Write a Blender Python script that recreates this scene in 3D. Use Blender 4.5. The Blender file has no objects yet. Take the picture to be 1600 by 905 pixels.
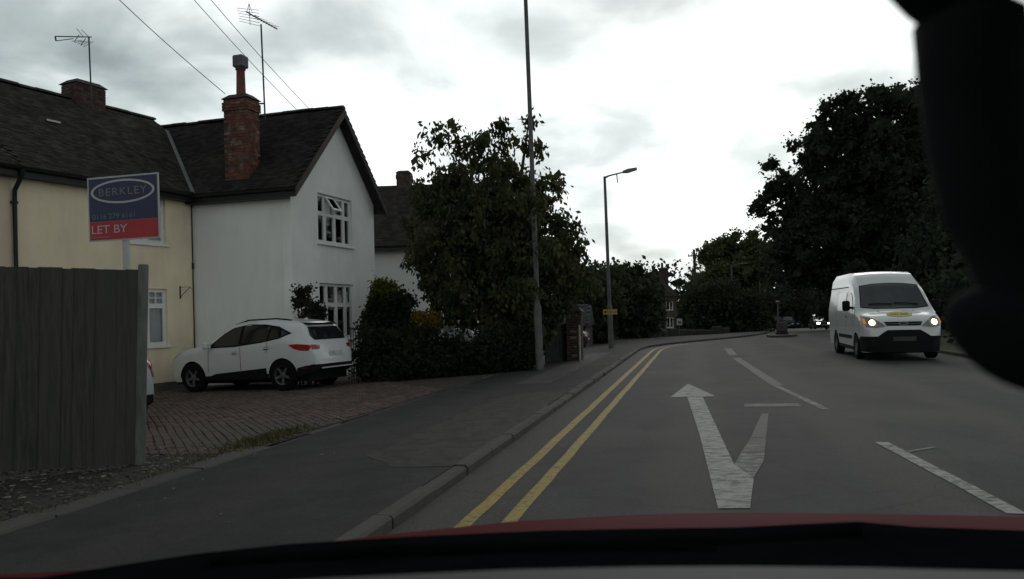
import bpy, bmesh, math, random
import numpy as np
from mathutils import Vector, Matrix
from mathutils.bvhtree import BVHTree
from mathutils.geometry import delaunay_2d_cdt

scene = bpy.context.scene
R = math.radians
random.seed(7)

# ------------------------------------------------------------------ camera
FPX, CX, HY, CAMH, ROLL = 1250.0, 800.0, 490.0, 1.45, R(1.3)
cam_d = bpy.data.cameras.new('camera')
cam_d.sensor_width = 36.0
cam_d.lens = 36.0 * FPX / 1600.0
cam_d.shift_y = (HY - 452.5) / 1600.0
cam_d.clip_start = 0.02
cam_d.clip_end = 3000.0
cam_d.dof.use_dof = True
cam_d.dof.focus_distance = 16.0
cam_d.dof.aperture_fstop = 5.0
cam = bpy.data.objects.new('camera', cam_d)
scene.collection.objects.link(cam)
CR, SR = math.cos(ROLL), math.sin(ROLL)
cam.matrix_world = Matrix(((CR, SR, 0, 0), (0, 0, -1, 0), (-SR, CR, 0, CAMH), (0, 0, 0, 1)))
scene.camera = cam

# ------------------------------------------------------------------ world: overcast sky
SUN_AZ, SUN_EL = R(17), R(26)           # azimuth clockwise from +Y
sun_dir = Vector((math.sin(SUN_AZ) * math.cos(SUN_EL), math.cos(SUN_AZ) * math.cos(SUN_EL), math.sin(SUN_EL)))
world = bpy.data.worlds.new('World')
scene.world = world
world.use_nodes = True
wn, wl = world.node_tree.nodes, world.node_tree.links
wn.clear()
def wnode(t, **kw):
    n = wn.new(t)
    for k, v in kw.items():
        setattr(n, k, v)
    return n
def wmath(op, a, b=None):
    n = wnode('ShaderNodeMath', operation=op)
    for i, v in enumerate((a, b)):
        if v is None: continue
        if isinstance(v, (int, float)): n.inputs[i].default_value = v
        else: wl.new(v, n.inputs[i])
    return n.outputs[0]
tc = wnode('ShaderNodeTexCoord')
sep = wnode('ShaderNodeSeparateXYZ'); wl.new(tc.outputs['Generated'], sep.inputs[0])
zc = wmath('ADD', wmath('MAXIMUM', sep.outputs[2], 0.0), 0.30)
comb = wnode('ShaderNodeCombineXYZ')
wl.new(wmath('DIVIDE', sep.outputs[0], zc), comb.inputs[0])
wl.new(wmath('DIVIDE', sep.outputs[1], zc), comb.inputs[1])
def wnoise(scale, detail, rough, off, dist=0.0):
    mp = wnode('ShaderNodeMapping'); mp.inputs['Location'].default_value = off
    wl.new(comb.outputs[0], mp.inputs[0])
    n = wnode('ShaderNodeTexNoise'); n.inputs['Scale'].default_value = scale
    n.inputs['Detail'].default_value = detail; n.inputs['Roughness'].default_value = rough
    n.inputs['Distortion'].default_value = dist
    wl.new(mp.outputs[0], n.inputs['Vector'])
    return n.outputs['Fac']
big = wnoise(1.3, 3, 0.5, (3.1, 0.7, 0), 0.25)
fine = wnoise(3.4, 5, 0.5, (1.3, 5.2, 0), 0.3)
cl = wmath('ADD', wmath('MULTIPLY', big, 0.55), wmath('MULTIPLY', fine, 0.45))
dot = wnode('ShaderNodeVectorMath', operation='DOT_PRODUCT')
wl.new(tc.outputs['Generated'], dot.inputs[0]); dot.inputs[1].default_value = sun_dir
glow = wnode('ShaderNodeMapRange'); glow.interpolation_type = 'SMOOTHSTEP'
wl.new(dot.outputs['Value'], glow.inputs[0])
for i, v in ((1, 0.62), (2, 0.98), (3, 0.0), (4, 1.0)): glow.inputs[i].default_value = v
ramp = wnode('ShaderNodeValToRGB')
e = ramp.color_ramp.elements
e[0].position = 0.41; e[0].color = (0.24, 0.285, 0.29, 1)
e[1].position = 0.59; e[1].color = (0.92, 0.98, 0.96, 1)
m_ = ramp.color_ramp.elements.new(0.50); m_.color = (0.47, 0.53, 0.53, 1)
wl.new(wmath('ADD', cl, wmath('MULTIPLY', glow.outputs[0], 0.05)), ramp.inputs[0])
gcol = wnode('ShaderNodeMix', data_type='RGBA', blend_type='ADD')
gcol.inputs[0].default_value = 1.0
wl.new(ramp.outputs[0], gcol.inputs[6])
gsc = wnode('ShaderNodeVectorMath', operation='SCALE'); gsc.inputs[0].default_value = (0.26, 0.27, 0.265)
wl.new(glow.outputs[0], gsc.inputs['Scale']); wl.new(gsc.outputs[0], gcol.inputs[7])
sky = wnode('ShaderNodeTexSky', sky_type='NISHITA')
sky.sun_disc = False; sky.sun_elevation = SUN_EL; sky.sun_rotation = SUN_AZ
skys = wnode('ShaderNodeVectorMath', operation='SCALE'); skys.inputs['Scale'].default_value = 0.06
wl.new(sky.outputs[0], skys.inputs[0])
cover = wnode('ShaderNodeMix', data_type='RGBA'); cover.inputs[0].default_value = 0.93
elev = wnode('ShaderNodeMapRange'); elev.interpolation_type = 'SMOOTHSTEP'   # overcast thins towards the horizon
wl.new(sep.outputs[2], elev.inputs[0])
for i, v in ((1, 0.12), (2, 0.75), (3, 1.05), (4, 0.46)): elev.inputs[i].default_value = v
gel = wnode('ShaderNodeVectorMath', operation='SCALE'); wl.new(gcol.outputs[2], gel.inputs[0]); wl.new(elev.outputs[0], gel.inputs['Scale'])
wl.new(skys.outputs[0], cover.inputs[6]); wl.new(gel.outputs[0], cover.inputs[7])
bg = wnode('ShaderNodeBackground'); bg.inputs[1].default_value = 1.0
wl.new(cover.outputs[2], bg.inputs[0])
wo = wnode('ShaderNodeOutputWorld'); wl.new(bg.outputs[0], wo.inputs[0])

sl = bpy.data.lights.new('sun', 'SUN'); sl.energy = 0.5; sl.angle = R(30); sl.color = (1.0, 0.97, 0.92)
sun = bpy.data.objects.new('sun', sl); scene.collection.objects.link(sun)
sun.rotation_euler = (-sun_dir).to_track_quat('-Z', 'Y').to_euler()

vs = scene.view_settings
vs.view_transform = 'Standard'; vs.look = 'None'; vs.exposure = 0.15; vs.gamma = 1.0
vs.use_curve_mapping = False
scene.cycles.use_denoising = True
scene.cycles.max_bounces = 6
scene.cycles.diffuse_bounces = 3

# ------------------------------------------------------------------ helpers
def ray(px, py):
    u, v = (px - CX) / FPX, (py - HY) / FPX
    return Vector((CR * u - SR * v, 1.0, -SR * u - CR * v))
def P(px, py, Y):
    return Vector((0, 0, CAMH)) + ray(px, py) * Y
def G(px, py, z=0.0):
    d = ray(px, py)
    return Vector((0, 0, CAMH)) + d * ((z - CAMH) / d.z)

MATS = {}
def mat(name, col, rough=0.8, var=0.25, scale=6.0, bump=0.0, bscale=40.0, metal=0.0, island=0.0, col2=None,
        stretch=(1, 1, 1), spec=0.3, coat=0.0, detail=5, bdist=0.02, stain=None, world_space=True, streak=None):
    if name in MATS: return MATS[name]
    m = bpy.data.materials.new(name); m.use_nodes = True
    n, l = m.node_tree.nodes, m.node_tree.links
    b = n['Principled BSDF']
    b.inputs['Roughness'].default_value = rough; b.inputs['Metallic'].default_value = metal
    b.inputs['Specular IOR Level'].default_value = spec
    b.inputs['Coat Weight'].default_value = coat
    b.inputs['Coat Roughness'].default_value = 0.05
    tcn = n.new('ShaderNodeTexCoord')
    geo = n.new('ShaderNodeNewGeometry')
    mp = n.new('ShaderNodeMapping'); mp.inputs['Scale'].default_value = stretch
    l.new(geo.outputs['Position'] if world_space else tcn.outputs['Object'], mp.inputs[0])
    c1 = tuple(max(0, x * (1 - var)) for x in col)
    c2 = col2 if col2 else tuple(min(1, x * (1 + var)) for x in col)
    nz = n.new('ShaderNodeTexNoise'); nz.inputs['Scale'].default_value = scale; nz.inputs['Detail'].default_value = detail
    nz.inputs['Roughness'].default_value = 0.65
    l.new(mp.outputs[0], nz.inputs['Vector'])
    mr = n.new('ShaderNodeMapRange')
    for i, v in ((1, 0.33), (2, 0.67), (3, 0.0), (4, 1.0)): mr.inputs[i].default_value = v
    l.new(nz.outputs['Fac'], mr.inputs[0])
    mx = n.new('ShaderNodeMix'); mx.data_type = 'RGBA'
    mx.inputs[6].default_value = (*c1, 1); mx.inputs[7].default_value = (*c2, 1)
    l.new(mr.outputs[0], mx.inputs[0])
    out = mx.outputs[2]
    if stain:                                   # (colour, scale, amount)
        n3 = n.new('ShaderNodeTexNoise'); n3.inputs['Scale'].default_value = stain[1]; n3.inputs['Detail'].default_value = 6
        l.new(mp.outputs[0], n3.inputs['Vector'])
        r3 = n.new('ShaderNodeMapRange')
        for i, v in ((1, 0.5), (2, 0.72), (3, 0.0), (4, stain[2])): r3.inputs[i].default_value = v
        l.new(n3.outputs['Fac'], r3.inputs[0])
        m3 = n.new('ShaderNodeMix'); m3.data_type = 'RGBA'; m3.inputs[7].default_value = (*stain[0], 1)
        l.new(r3.outputs[0], m3.inputs[0]); l.new(out, m3.inputs[6]); out = m3.outputs[2]
    if streak:                                  # (colour, amount): rain streaks down a wall
        ms = n.new('ShaderNodeMapping'); ms.inputs['Scale'].default_value = (1.3, 1.3, 0.30); l.new(geo.outputs['Position'], ms.inputs[0])
        n4 = n.new('ShaderNodeTexNoise'); n4.inputs['Scale'].default_value = 1.6; n4.inputs['Detail'].default_value = 7; n4.inputs['Roughness'].default_value = .6
        l.new(ms.outputs[0], n4.inputs['Vector'])
        r4 = n.new('ShaderNodeMapRange')
        for i, v in ((1, 0.48), (2, 0.80), (3, 0.0), (4, streak[1] * .8)): r4.inputs[i].default_value = v
        l.new(n4.outputs['Fac'], r4.inputs[0])
        m4 = n.new('ShaderNodeMix'); m4.data_type = 'RGBA'; m4.inputs[7].default_value = (*streak[0], 1)
        l.new(r4.outputs[0], m4.inputs[0]); l.new(out, m4.inputs[6]); out = m4.outputs[2]
    if island:
        h = n.new('ShaderNodeHueSaturation')
        ri = n.new('ShaderNodeMapRange')
        for i, v in ((1, 0.0), (2, 1.0), (3, 1 - island), (4, 1 + island)): ri.inputs[i].default_value = v
        l.new(geo.outputs['Random Per Island'], ri.inputs[0]); l.new(ri.outputs[0], h.inputs['Value'])
        l.new(out, h.inputs['Color']); out = h.outputs[0]
    l.new(out, b.inputs['Base Color'])
    if bump:
        n2 = n.new('ShaderNodeTexNoise'); n2.inputs['Scale'].default_value = bscale; n2.inputs['Detail'].default_value = 4
        l.new(mp.outputs[0], n2.inputs['Vector'])
        bp = n.new('ShaderNodeBump'); bp.inputs['Strength'].default_value = bump; bp.inputs['Distance'].default_value = bdist
        l.new(n2.outputs['Fac'], bp.inputs['Height']); l.new(bp.outputs[0], b.inputs['Normal'])
    MATS[name] = m
    return m
def objrand(name, c1, c2, **kw):
    """material whose colour differs from object to object"""
    if name in MATS: return MATS[name]
    m = mat(name, c1, **kw)
    n, l = m.node_tree.nodes, m.node_tree.links
    b = n['Principled BSDF']; src = b.inputs['Base Color'].links[0].from_socket
    oi = n.new('ShaderNodeObjectInfo')
    mx = n.new('ShaderNodeMix'); mx.data_type = 'RGBA'; mx.blend_type = 'MIX'
    mr = n.new('ShaderNodeMapRange'); mr.inputs[4].default_value = 0.7
    l.new(oi.outputs['Random'], mr.inputs[0]); l.new(mr.outputs[0], mx.inputs[0])
    l.new(src, mx.inputs[6]); mx.inputs[7].default_value = (*c2, 1)
    l.new(mx.outputs[2], b.inputs['Base Color'])
    return m
def emis(name, col, s):
    if name in MATS: return MATS[name]
    m = bpy.data.materials.new(name); m.use_nodes = True
    b = m.node_tree.nodes['Principled BSDF']
    b.inputs['Base Color'].default_value = (*col, 1)
    b.inputs['Emission Color'].default_value = (*col, 1); b.inputs['Emission Strength'].default_value = s
    MATS[name] = m
    return m

class MB:
    def __init__(s): s.v = []; s.f = []
    def add(s, vs_, fs):
        o = len(s.v); s.v += [tuple(p) for p in vs_]; s.f += [tuple(o + i for i in f) for f in fs]; return s
    def box(s, x0, x1, y0, y1, z0, z1, M=None):
        c = [Vector((x, y, z)) for x in (x0, x1) for y in (y0, y1) for z in (z0, z1)]
        if M is not None: c = [M @ p for p in c]
        return s.add(c, [(0, 1, 3, 2), (4, 6, 7, 5), (0, 4, 5, 1), (2, 3, 7, 6), (0, 2, 6, 4), (1, 5, 7, 3)])
    def prism(s, poly, z0, z1, M=None):
        n = len(poly)
        a = [Vector((x, y, z0)) for x, y in poly] + [Vector((x, y, z1)) for x, y in poly]
        if M is not None: a = [M @ p for p in a]
        return s.add(a, [tuple(range(n))[::-1], tuple(range(n, 2 * n))] + [(i, (i + 1) % n, n + (i + 1) % n, n + i) for i in range(n)])
    def tube(s, pts, r, n=8, cap=True):
        pts = [Vector(p) for p in pts]
        rs = r if isinstance(r, (list, tuple)) else [r] * len(pts)
        rings = []
        for i, p in enumerate(pts):
            t = (pts[min(i + 1, len(pts) - 1)] - pts[max(i - 1, 0)]).normalized()
            a = t.cross(Vector((0, 0, 1)))
            if a.length < 1e-3: a = t.cross(Vector((1, 0, 0)))
            a.normalize(); b = t.cross(a)
            rings.append([p + (a * math.cos(2 * math.pi * k / n) + b * math.sin(2 * math.pi * k / n)) * rs[i] for k in range(n)])
        fs = [(i * n + k, i * n + (k + 1) % n, (i + 1) * n + (k + 1) % n, (i + 1) * n + k) for i in range(len(pts) - 1) for k in range(n)]
        if cap: fs += [tuple(range(n))[::-1], tuple(range((len(pts) - 1) * n, len(pts) * n))]
        return s.add([q for g in rings for q in g], fs)
    def lathe(s, prof, n=20, M=None, cap=True):            # prof (r, z) about local z
        vs_ = [Vector((r * math.cos(2 * math.pi * k / n), r * math.sin(2 * math.pi * k / n), z)) for r, z in prof for k in range(n)]
        if M is not None: vs_ = [M @ p for p in vs_]
        m = len(prof)
        fs = [(i * n + k, i * n + (k + 1) % n, (i + 1) * n + (k + 1) % n, (i + 1) * n + k) for i in range(m - 1) for k in range(n)]
        if cap: fs += [tuple(range(n))[::-1], tuple(range((m - 1) * n, m * n))]
        return s.add(vs_, fs)
    def grid(s, rows):
        n = len(rows[0]); fs = [(i * n + j, i * n + j + 1, (i + 1) * n + j + 1, (i + 1) * n + j) for i in range(len(rows) - 1) for j in range(n - 1)]
        return s.add([p for r_ in rows for p in r_], fs)

def link(name, me, m=None, parent=None, smooth=None, kind=None):
    o = bpy.data.objects.new(name, me); scene.collection.objects.link(o)
    if m is not None and not me.materials: me.materials.append(MATS[m] if isinstance(m, str) else m)
    if parent is not None: o.parent = parent
    if smooth is not None and me.polygons:
        me.polygons.foreach_set('use_smooth', [True] * len(me.polygons))
        if smooth < 180: me.set_sharp_from_angle(angle=R(smooth))
    if kind: o['kind'] = kind
    return o
def obj(name, mb, m=None, parent=None, smooth=None, kind=None, bevel=0):
    me = bpy.data.meshes.new(name); me.from_pydata(mb.v, [], mb.f)
    bm = bmesh.new(); bm.from_mesh(me); bmesh.ops.recalc_face_normals(bm, faces=bm.faces)
    if bevel:
        bmesh.ops.bevel(bm, geom=bm.edges[:], offset=bevel, segments=1, affect='EDGES')
    bm.to_mesh(me); bm.free(); me.update()
    return link(name, me, m, parent, smooth, kind)
def obj_raw(name, verts, faces, m, parent=None, kind=None, smooth=None):
    """fast path: numpy verts (n,3) and faces (k,4 or 3)"""
    me = bpy.data.meshes.new(name)
    verts = np.asarray(verts, dtype=np.float32); faces = np.asarray(faces, dtype=np.int32)
    k = faces.shape[1]
    me.vertices.add(len(verts)); me.vertices.foreach_set('co', verts.ravel())
    me.loops.add(faces.size); me.loops.foreach_set('vertex_index', faces.ravel())
    me.polygons.add(len(faces)); me.polygons.foreach_set('loop_start', np.arange(0, faces.size, k, dtype=np.int32))
    me.polygons.foreach_set('loop_total', np.full(len(faces), k, dtype=np.int32))
    me.update(calc_edges=True); me.validate()
    return link(name, me, m, parent, smooth, kind)
def tag(o, label, cat, group=None):
    o['label'] = label; o['category'] = cat
    if group: o['group'] = group
    return o
def empty(name, loc=(0, 0, 0), rz=0.0, label=None, cat=None, group=None):
    o = bpy.data.objects.new(name, None); scene.collection.objects.link(o)
    o.location = loc; o.rotation_euler = (0, 0, rz); o.empty_display_size = 0.3
    if label: tag(o, label, cat, group)
    return o
def text_mesh(body, size, align='LEFT', spacing=1.0):
    c = bpy.data.curves.new('text', 'FONT'); c.body = body; c.size = size; c.align_x = align; c.space_character = spacing
    c.extrude = 0.001
    t = bpy.data.objects.new('text', c); scene.collection.objects.link(t)
    bpy.context.view_layer.update()
    me = bpy.data.meshes.new_from_object(t.evaluated_get(bpy.context.evaluated_depsgraph_get()))
    bpy.data.objects.remove(t); bpy.data.curves.remove(c)
    return me

# ------------------------------------------------------------------ kerb path: K(t) runs along the nearside kerb
def heading(t):
    def ss(a, b): x = min(1, max(0, (t - a) / (b - a))); return x * x * (3 - 2 * x)
    return R(13 + 25 * ss(28, 36.5) - 19 * ss(40, 50))
DT = 0.25
_ts = np.arange(-16, 170, DT)
_pts = [Vector((-1.998 + 0.2250 * -16, 0.461 + 0.9744 * -16))]
for t in _ts[:-1]:
    h = heading(t + DT / 2); _pts.append(_pts[-1] + Vector((math.sin(h), math.cos(h))) * DT)
def zt(t): return -0.02 * max(0.0, t - 46) if t < 120 else -1.48
def K(t, s, z=0.0):
    i = min(max((t + 16) / DT, 0), len(_pts) - 1.001); a = int(i)
    p = _pts[a].lerp(_pts[a + 1], i - a); h = heading(t)
    return Vector((p.x + s * math.cos(h), p.y - s * math.sin(h), z + zt(t)))
def ST(x, y):                                       # world -> (s, t); exact on the straight
    best = min(range(0, len(_pts), 4), key=lambda i: (_pts[i].x - x) ** 2 + (_pts[i].y - y) ** 2)
    t = _ts[best]; h = heading(t); d = Vector((x, y)) - _pts[best]
    return d.x * math.cos(h) - d.y * math.sin(h), t + d.x * math.sin(h) + d.y * math.cos(h)
def zp(s):                                          # height of the ground on the house side
    return max(-0.30, 0.085 + 0.03 * min(0.0, s))
def zg(x, y):
    s, t = ST(x, y); return zp(s) + zt(t)
# ================================================================== SETTING
ROADW = 9.0
asphalt = mat('asphalt', (0.029, 0.029, 0.028), 0.85, 0.22, 1.3, bump=0.5, bscale=160, bdist=0.006, spec=0.25, stain=((0.060, 0.058, 0.054), 0.30, 0.9))
def wear(m, s_c, col, amt):
    n, l = m.node_tree.nodes, m.node_tree.links
    b = n['Principled BSDF']; src = b.inputs['Base Color'].links[0].from_socket
    geo = n.new('ShaderNodeNewGeometry'); mp = n.new('ShaderNodeMapping'); mp.inputs['Rotation'].default_value = (0, 0, R(13)); l.new(geo.outputs['Position'], mp.inputs[0])
    sp_ = n.new('ShaderNodeSeparateXYZ'); l.new(mp.outputs[0], sp_.inputs[0])
    nz = n.new('ShaderNodeTexNoise'); nz.inputs['Scale'].default_value = 0.5; nz.inputs['Detail'].default_value = 6; l.new(mp.outputs[0], nz.inputs['Vector'])
    ad = n.new('ShaderNodeMath'); ad.operation = 'MULTIPLY_ADD'; ad.inputs[1].default_value = 1.0; l.new(nz.outputs['Fac'], ad.inputs[0]); l.new(sp_.outputs[0], ad.inputs[2])
    wv = n.new('ShaderNodeMath'); wv.operation = 'SINE'; ml = n.new('ShaderNodeMath'); ml.operation = 'MULTIPLY'; ml.inputs[1].default_value = 3.6; l.new(ad.outputs[0], ml.inputs[0]); l.new(ml.outputs[0], wv.inputs[0])
    mr = n.new('ShaderNodeMapRange'); mr.inputs[1].default_value = -.2; mr.inputs[2].default_value = 1.0; mr.inputs[4].default_value = amt; l.new(wv.outputs[0], mr.inputs[0])
    mx = n.new('ShaderNodeMix'); mx.data_type = 'RGBA'; mx.inputs[7].default_value = (*col, 1); l.new(mr.outputs[0], mx.inputs[0]); l.new(src, mx.inputs[6])
    # aggregate speckle
    vo = n.new('ShaderNodeTexVoronoi'); vo.inputs['Scale'].default_value = 70; l.new(geo.outputs['Position'], vo.inputs['Vector'])
    r2 = n.new('ShaderNodeMapRange'); r2.inputs[3].default_value = .72; r2.inputs[4].default_value = 1.3; l.new(vo.outputs['Color'], r2.inputs[0])
    m2 = n.new('ShaderNodeMix'); m2.data_type = 'RGBA'; m2.blend_type = 'MULTIPLY'; m2.inputs[0].default_value = 1.0; l.new(mx.outputs[2], m2.inputs[6]); l.new(r2.outputs[0], m2.inputs[7])
    # hairline cracks
    nd = n.new('ShaderNodeTexNoise'); nd.inputs['Scale'].default_value = 1.2; nd.inputs['Detail'].default_value = 5; l.new(geo.outputs['Position'], nd.inputs['Vector'])
    va = n.new('ShaderNodeVectorMath'); va.operation = 'MULTIPLY_ADD'; va.inputs[1].default_value = (1.1, 1.1, 0); l.new(nd.outputs['Color'], va.inputs[0]); l.new(geo.outputs['Position'], va.inputs[2])
    vc = n.new('ShaderNodeTexVoronoi'); vc.feature = 'DISTANCE_TO_EDGE'; vc.inputs['Scale'].default_value = 0.42; l.new(va.outputs[0], vc.inputs['Vector'])
    rc = n.new('ShaderNodeMapRange'); rc.inputs[1].default_value = .002; rc.inputs[2].default_value = .012; rc.inputs[3].default_value = .35; rc.inputs[4].default_value = 1.0; l.new(vc.outputs['Distance'], rc.inputs[0])
    m5 = n.new('ShaderNodeMix'); m5.data_type = 'RGBA'; m5.blend_type = 'MULTIPLY'; m5.inputs[0].default_value = 0.3; l.new(m2.outputs[2], m5.inputs[6]); l.new(rc.outputs[0], m5.inputs[7])
    l.new(m5.outputs[2], b.inputs['Base Color'])
wear(asphalt, 0, (0.050, 0.048, 0.044), 1.0)
asphalt_d = mat('asphalt_dark', (0.024, 0.023, 0.023), 0.9, 0.3, 2.0, bump=0.5, bscale=150, bdist=0.006, spec=0.2)
asphalt_b = mat('asphalt_brown', (0.040, 0.036, 0.032), 0.9, 0.3, 5.0, bump=0.5, bscale=150, bdist=0.006, spec=0.2)
wear(asphalt_d, 0, (0.034, 0.032, 0.030), .6); wear(asphalt_b, 0, (0.046, 0.040, 0.035), .6)
kerbm = objrand('kerb_concrete', (0.050, 0.048, 0.045), (0.072, 0.068, 0.063), rough=0.9, var=0.3, scale=9, bump=0.4, bscale=60, stain=((0.05, 0.05, 0.045), 3.0, 0.7))
grassm = mat('grass_ground', (0.030, 0.040, 0.018), 0.95, 0.4, 1.5, bump=0.6, bscale=30, bdist=0.05)
soilm = mat('soil', (0.035, 0.030, 0.024), 0.95, 0.35, 5, bump=0.6, bscale=25, bdist=0.03)

def ribbon(name, t0, t1, ss, zs, m, dt=0.5, kind='structure', parent=None):
    n = max(2, int((t1 - t0) / dt) + 1)
    rows = []
    for i in range(n):
        t = t0 + (t1 - t0) * i / (n - 1)
        rows.append([K(t, s, z(s) if callable(z) else z) for s, z in zip(ss, zs)])
    mb = MB(); mb.grid(rows)
    return obj(name, mb, m, parent, kind=kind)

# far terrain (one sheet to the horizon), then the surfaces laid on it
mb = MB(); mb.grid([[Vector((x, y, -1.75)) for x in np.linspace(-900, 900, 9)] for y in np.linspace(-900, 1200, 9)])
obj('ground', mb, grassm, kind='structure')
ribbon('garden_ground', -14, 160, [-60, -30, -14, -13, -8, -2.66], [-0.33, -0.33, -0.33, zp, lambda s: zp(s) - 0.03, lambda s: zp(s) - 0.03], soilm, 2.0)
ribbon('verge', -14, 160, [ROADW + 0.12, ROADW + 2.0, ROADW + 60], [0.09, 0.10, 0.25], grassm, 2.0)
road = ribbon('road', -14, 160, [0.0, 3, 6, ROADW], [0.0, 0.03, 0.03, 0.0], asphalt, 0.5)
pav = ribbon('pavement', -14, 160, [-2.64, -1.6, -0.13], [zp, zp, lambda s: 0.082], asphalt_d, 0.5)
rows = []
for i in range(34):                                   # worn brown repair with a ragged edge
    t_ = 6.9 + 6.8 * i / 33; e_ = 0.05 * math.sin(i * 1.3) + 0.04 * math.sin(i * 2.9)
    w0 = -1.22 + e_ + (0.5 * max(0, 1 - i / 3) + .4 * max(0, (i - 30) / 3)); rows.append([K(t_, w0, zp(w0) + .003), K(t_, -.7, zp(-.7) + .003), K(t_, -.13, .0855)])
mb = MB(); mb.grid(rows); obj('repair_patch', mb, asphalt_b, pav)
ribbon('trench_patch', 15.5, 27, [-1.5, -0.8], [lambda s: zp(s) + 0.003] * 2, asphalt, 0.5, None, pav)

# kerbs: one stone each
def kerb_run(name, t0, t1, s0, s1, z0, z1, ln, label=None, chips=True):
    e = empty(name, K((t0 + t1) / 2, s0)); e['kind'] = 'structure'
    inv = Matrix.Translation(-e.location)
    t = t0; k = 0
    while t < t1 - 0.05:
        te = min(t + ln - 0.020, t1); dz = random.uniform(-0.012, 0.008); ds = random.uniform(-0.01, 0.01)
        a, b = K(t, s0 + ds, 0), K(te, s0 + ds + random.uniform(-.006, .006), 0); c, d = K(te, s1 + ds, 0), K(t, s1 + ds, 0)
        up = lambda p, z: Vector((p.x, p.y, p.z + z))
        ch = 0.022
        sg = 1 if s1 > s0 else -1
        a2, b2 = K(t, s1 + ds - sg * ch, 0), K(te, s1 + ds - sg * ch, 0)
        mb = MB()
        vs_ = [up(a, z0), up(b, z0), up(c, z0), up(d, z0), up(a, z1 + dz), up(b, z1 + dz), up(b2, z1 + dz), up(a2, z1 + dz), up(d, z1 + dz - ch), up(c, z1 + dz - ch)]
        mb.add([inv @ v for v in vs_], [(0, 1, 2, 3), (4, 7, 6, 5), (7, 8, 9, 6), (3, 2, 9, 8), (0, 4, 5, 1), (0, 3, 8, 7, 4), (1, 5, 6, 9, 2)])
        obj('kerbstone', mb, kerbm, e); t += ln
    return e
kerb_run('kerb', -4, 62, -0.128, 0.0, -0.1, 0.086, 0.915)
kerb_run('kerb_right', 8, 70, ROADW + 0.128, ROADW, -0.1, 0.10, 1.83)
kerb_run('edging_kerb', 0.5, 8.2, -2.90, -2.645, -0.15, 0.018, 0.915)
kerb_run('edging_kerb', 8.25, 20.2, -2.72, -2.645, -0.15, 0.006, 0.915)

# ---- road markings (children of the road, a paint layer 4 mm thick)
def paint(name, col, worn, lo, hi, scale=9.0):
    m = mat(name, col, 0.75, 0.12, 20)
    n, l = m.node_tree.nodes, m.node_tree.links
    b = n['Principled BSDF']; src = b.inputs['Base Color'].links[0].from_socket
    geo = n.new('ShaderNodeNewGeometry'); mp = n.new('ShaderNodeMapping')
    mp.inputs['Rotation'].default_value = (0, 0, R(13)); mp.inputs['Scale'].default_value = (0.8, 1.6, 1)
    l.new(geo.outputs['Position'], mp.inputs[0])
    nz = n.new('ShaderNodeTexNoise'); nz.inputs['Scale'].default_value = scale; nz.inputs['Detail'].default_value = 8; nz.inputs['Roughness'].default_value = 0.75
    l.new(mp.outputs[0], nz.inputs['Vector'])
    mr = n.new('ShaderNodeMapRange'); mr.inputs[1].default_value = lo; mr.inputs[2].default_value = hi
    l.new(nz.outputs['Fac'], mr.inputs[0])
    mx = n.new('ShaderNodeMix'); mx.data_type = 'RGBA'; mx.inputs[7].default_value = (*worn, 1)
    l.new(mr.outputs[0], mx.inputs[0]); l.new(src, mx.inputs[6]); l.new(mx.outputs[2], b.inputs['Base Color'])
    return m
tar = (0.040, 0.039, 0.038)
yel = paint('yellow_paint', (0.27, 0.19, 0.035), (0.06, 0.052, 0.042), 0.50, 0.64, 12.0)
whi = paint('white_paint', (0.25, 0.25, 0.235), tar, 0.46, 0.62)
whi_f = paint('faded_paint', (0.20, 0.20, 0.19), tar, 0.42, 0.55)
whi_f2 = paint('very_faded_paint', (0.25, 0.25, 0.235), tar, 0.36, 0.52)
whi_f3 = paint('nearly_gone_paint', (0.14, 0.14, 0.13), tar, 0.34, 0.52)
whi_ff = paint('ghost_paint', (0.054, 0.054, 0.052), tar, 0.40, 0.58, 6)
def zr(s): return 0.005 + 0.03 * min(1, s / 3, (ROADW - s) / 3)
def strip(name, m, pts, w, parent=road):
    """pts: list of (t, s) ; a painted line w wide"""
    rows = []
    for i in range(len(pts) - 1):
        (t0, s0), (t1, s1) = pts[i], pts[i + 1]
        k = max(1, int(abs(t1 - t0) / 0.4))
        for j in range(k + (i == len(pts) - 2)):
            f = j / k; t = t0 + (t1 - t0) * f; s = s0 + (s1 - s0) * f
            jit = random.uniform(-.006, .006)
            rows.append([K(t, s - w / 2 + jit, zr(s)), K(t, s + w / 2 + jit, zr(s))])
    mb = MB(); mb.grid(rows); return obj(name, mb, m, parent)
def polyp(name, m, pts, parent=road):                # polygon of pixels on the road plane
    w = [G(x, y, 0.02) for x, y in pts]
    mb = MB(); mb.add([Vector((p.x, p.y, zr(ST(p.x, p.y)[0]) + 0.001)) for p in w], [tuple(range(len(w)))])
    return obj(name, mb, m, parent)
strip('yellow_line', yel, [(1.5, 0.47), (34.5, 0.47)], 0.105)
strip('yellow_line', yel, [(1.5, 0.76), (34.5, 0.76)], 0.105)
polyp('direction_arrow', whi, [(1122, 796), (1172, 796), (1178, 748), (1147, 727), (1098, 621), (1074, 621), (1093, 680), (1108, 740)])
polyp('arrow_head', whi, [(1075, 600), (1118, 620), (1100, 620.6), (1074, 620.6), (1047, 621)])
polyp('worn_arrow_arm', whi_f2, [(1147.5, 727), (1178.5, 747.5), (1194, 722), (1195, 708), (1158, 709)])
polyp('worn_arrow_arm', whi_f3, [(1158, 708.5), (1195, 707.5), (1197, 686), (1173, 686)])
polyp('worn_arrow_arm', whi_ff, [(1173, 685.5), (1197, 685.5), (1201, 648), (1190, 648)])
polyp('worn_arrow_head', whi_f3, [(1163, 632), (1247, 632), (1252, 637), (1163, 637)])
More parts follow.
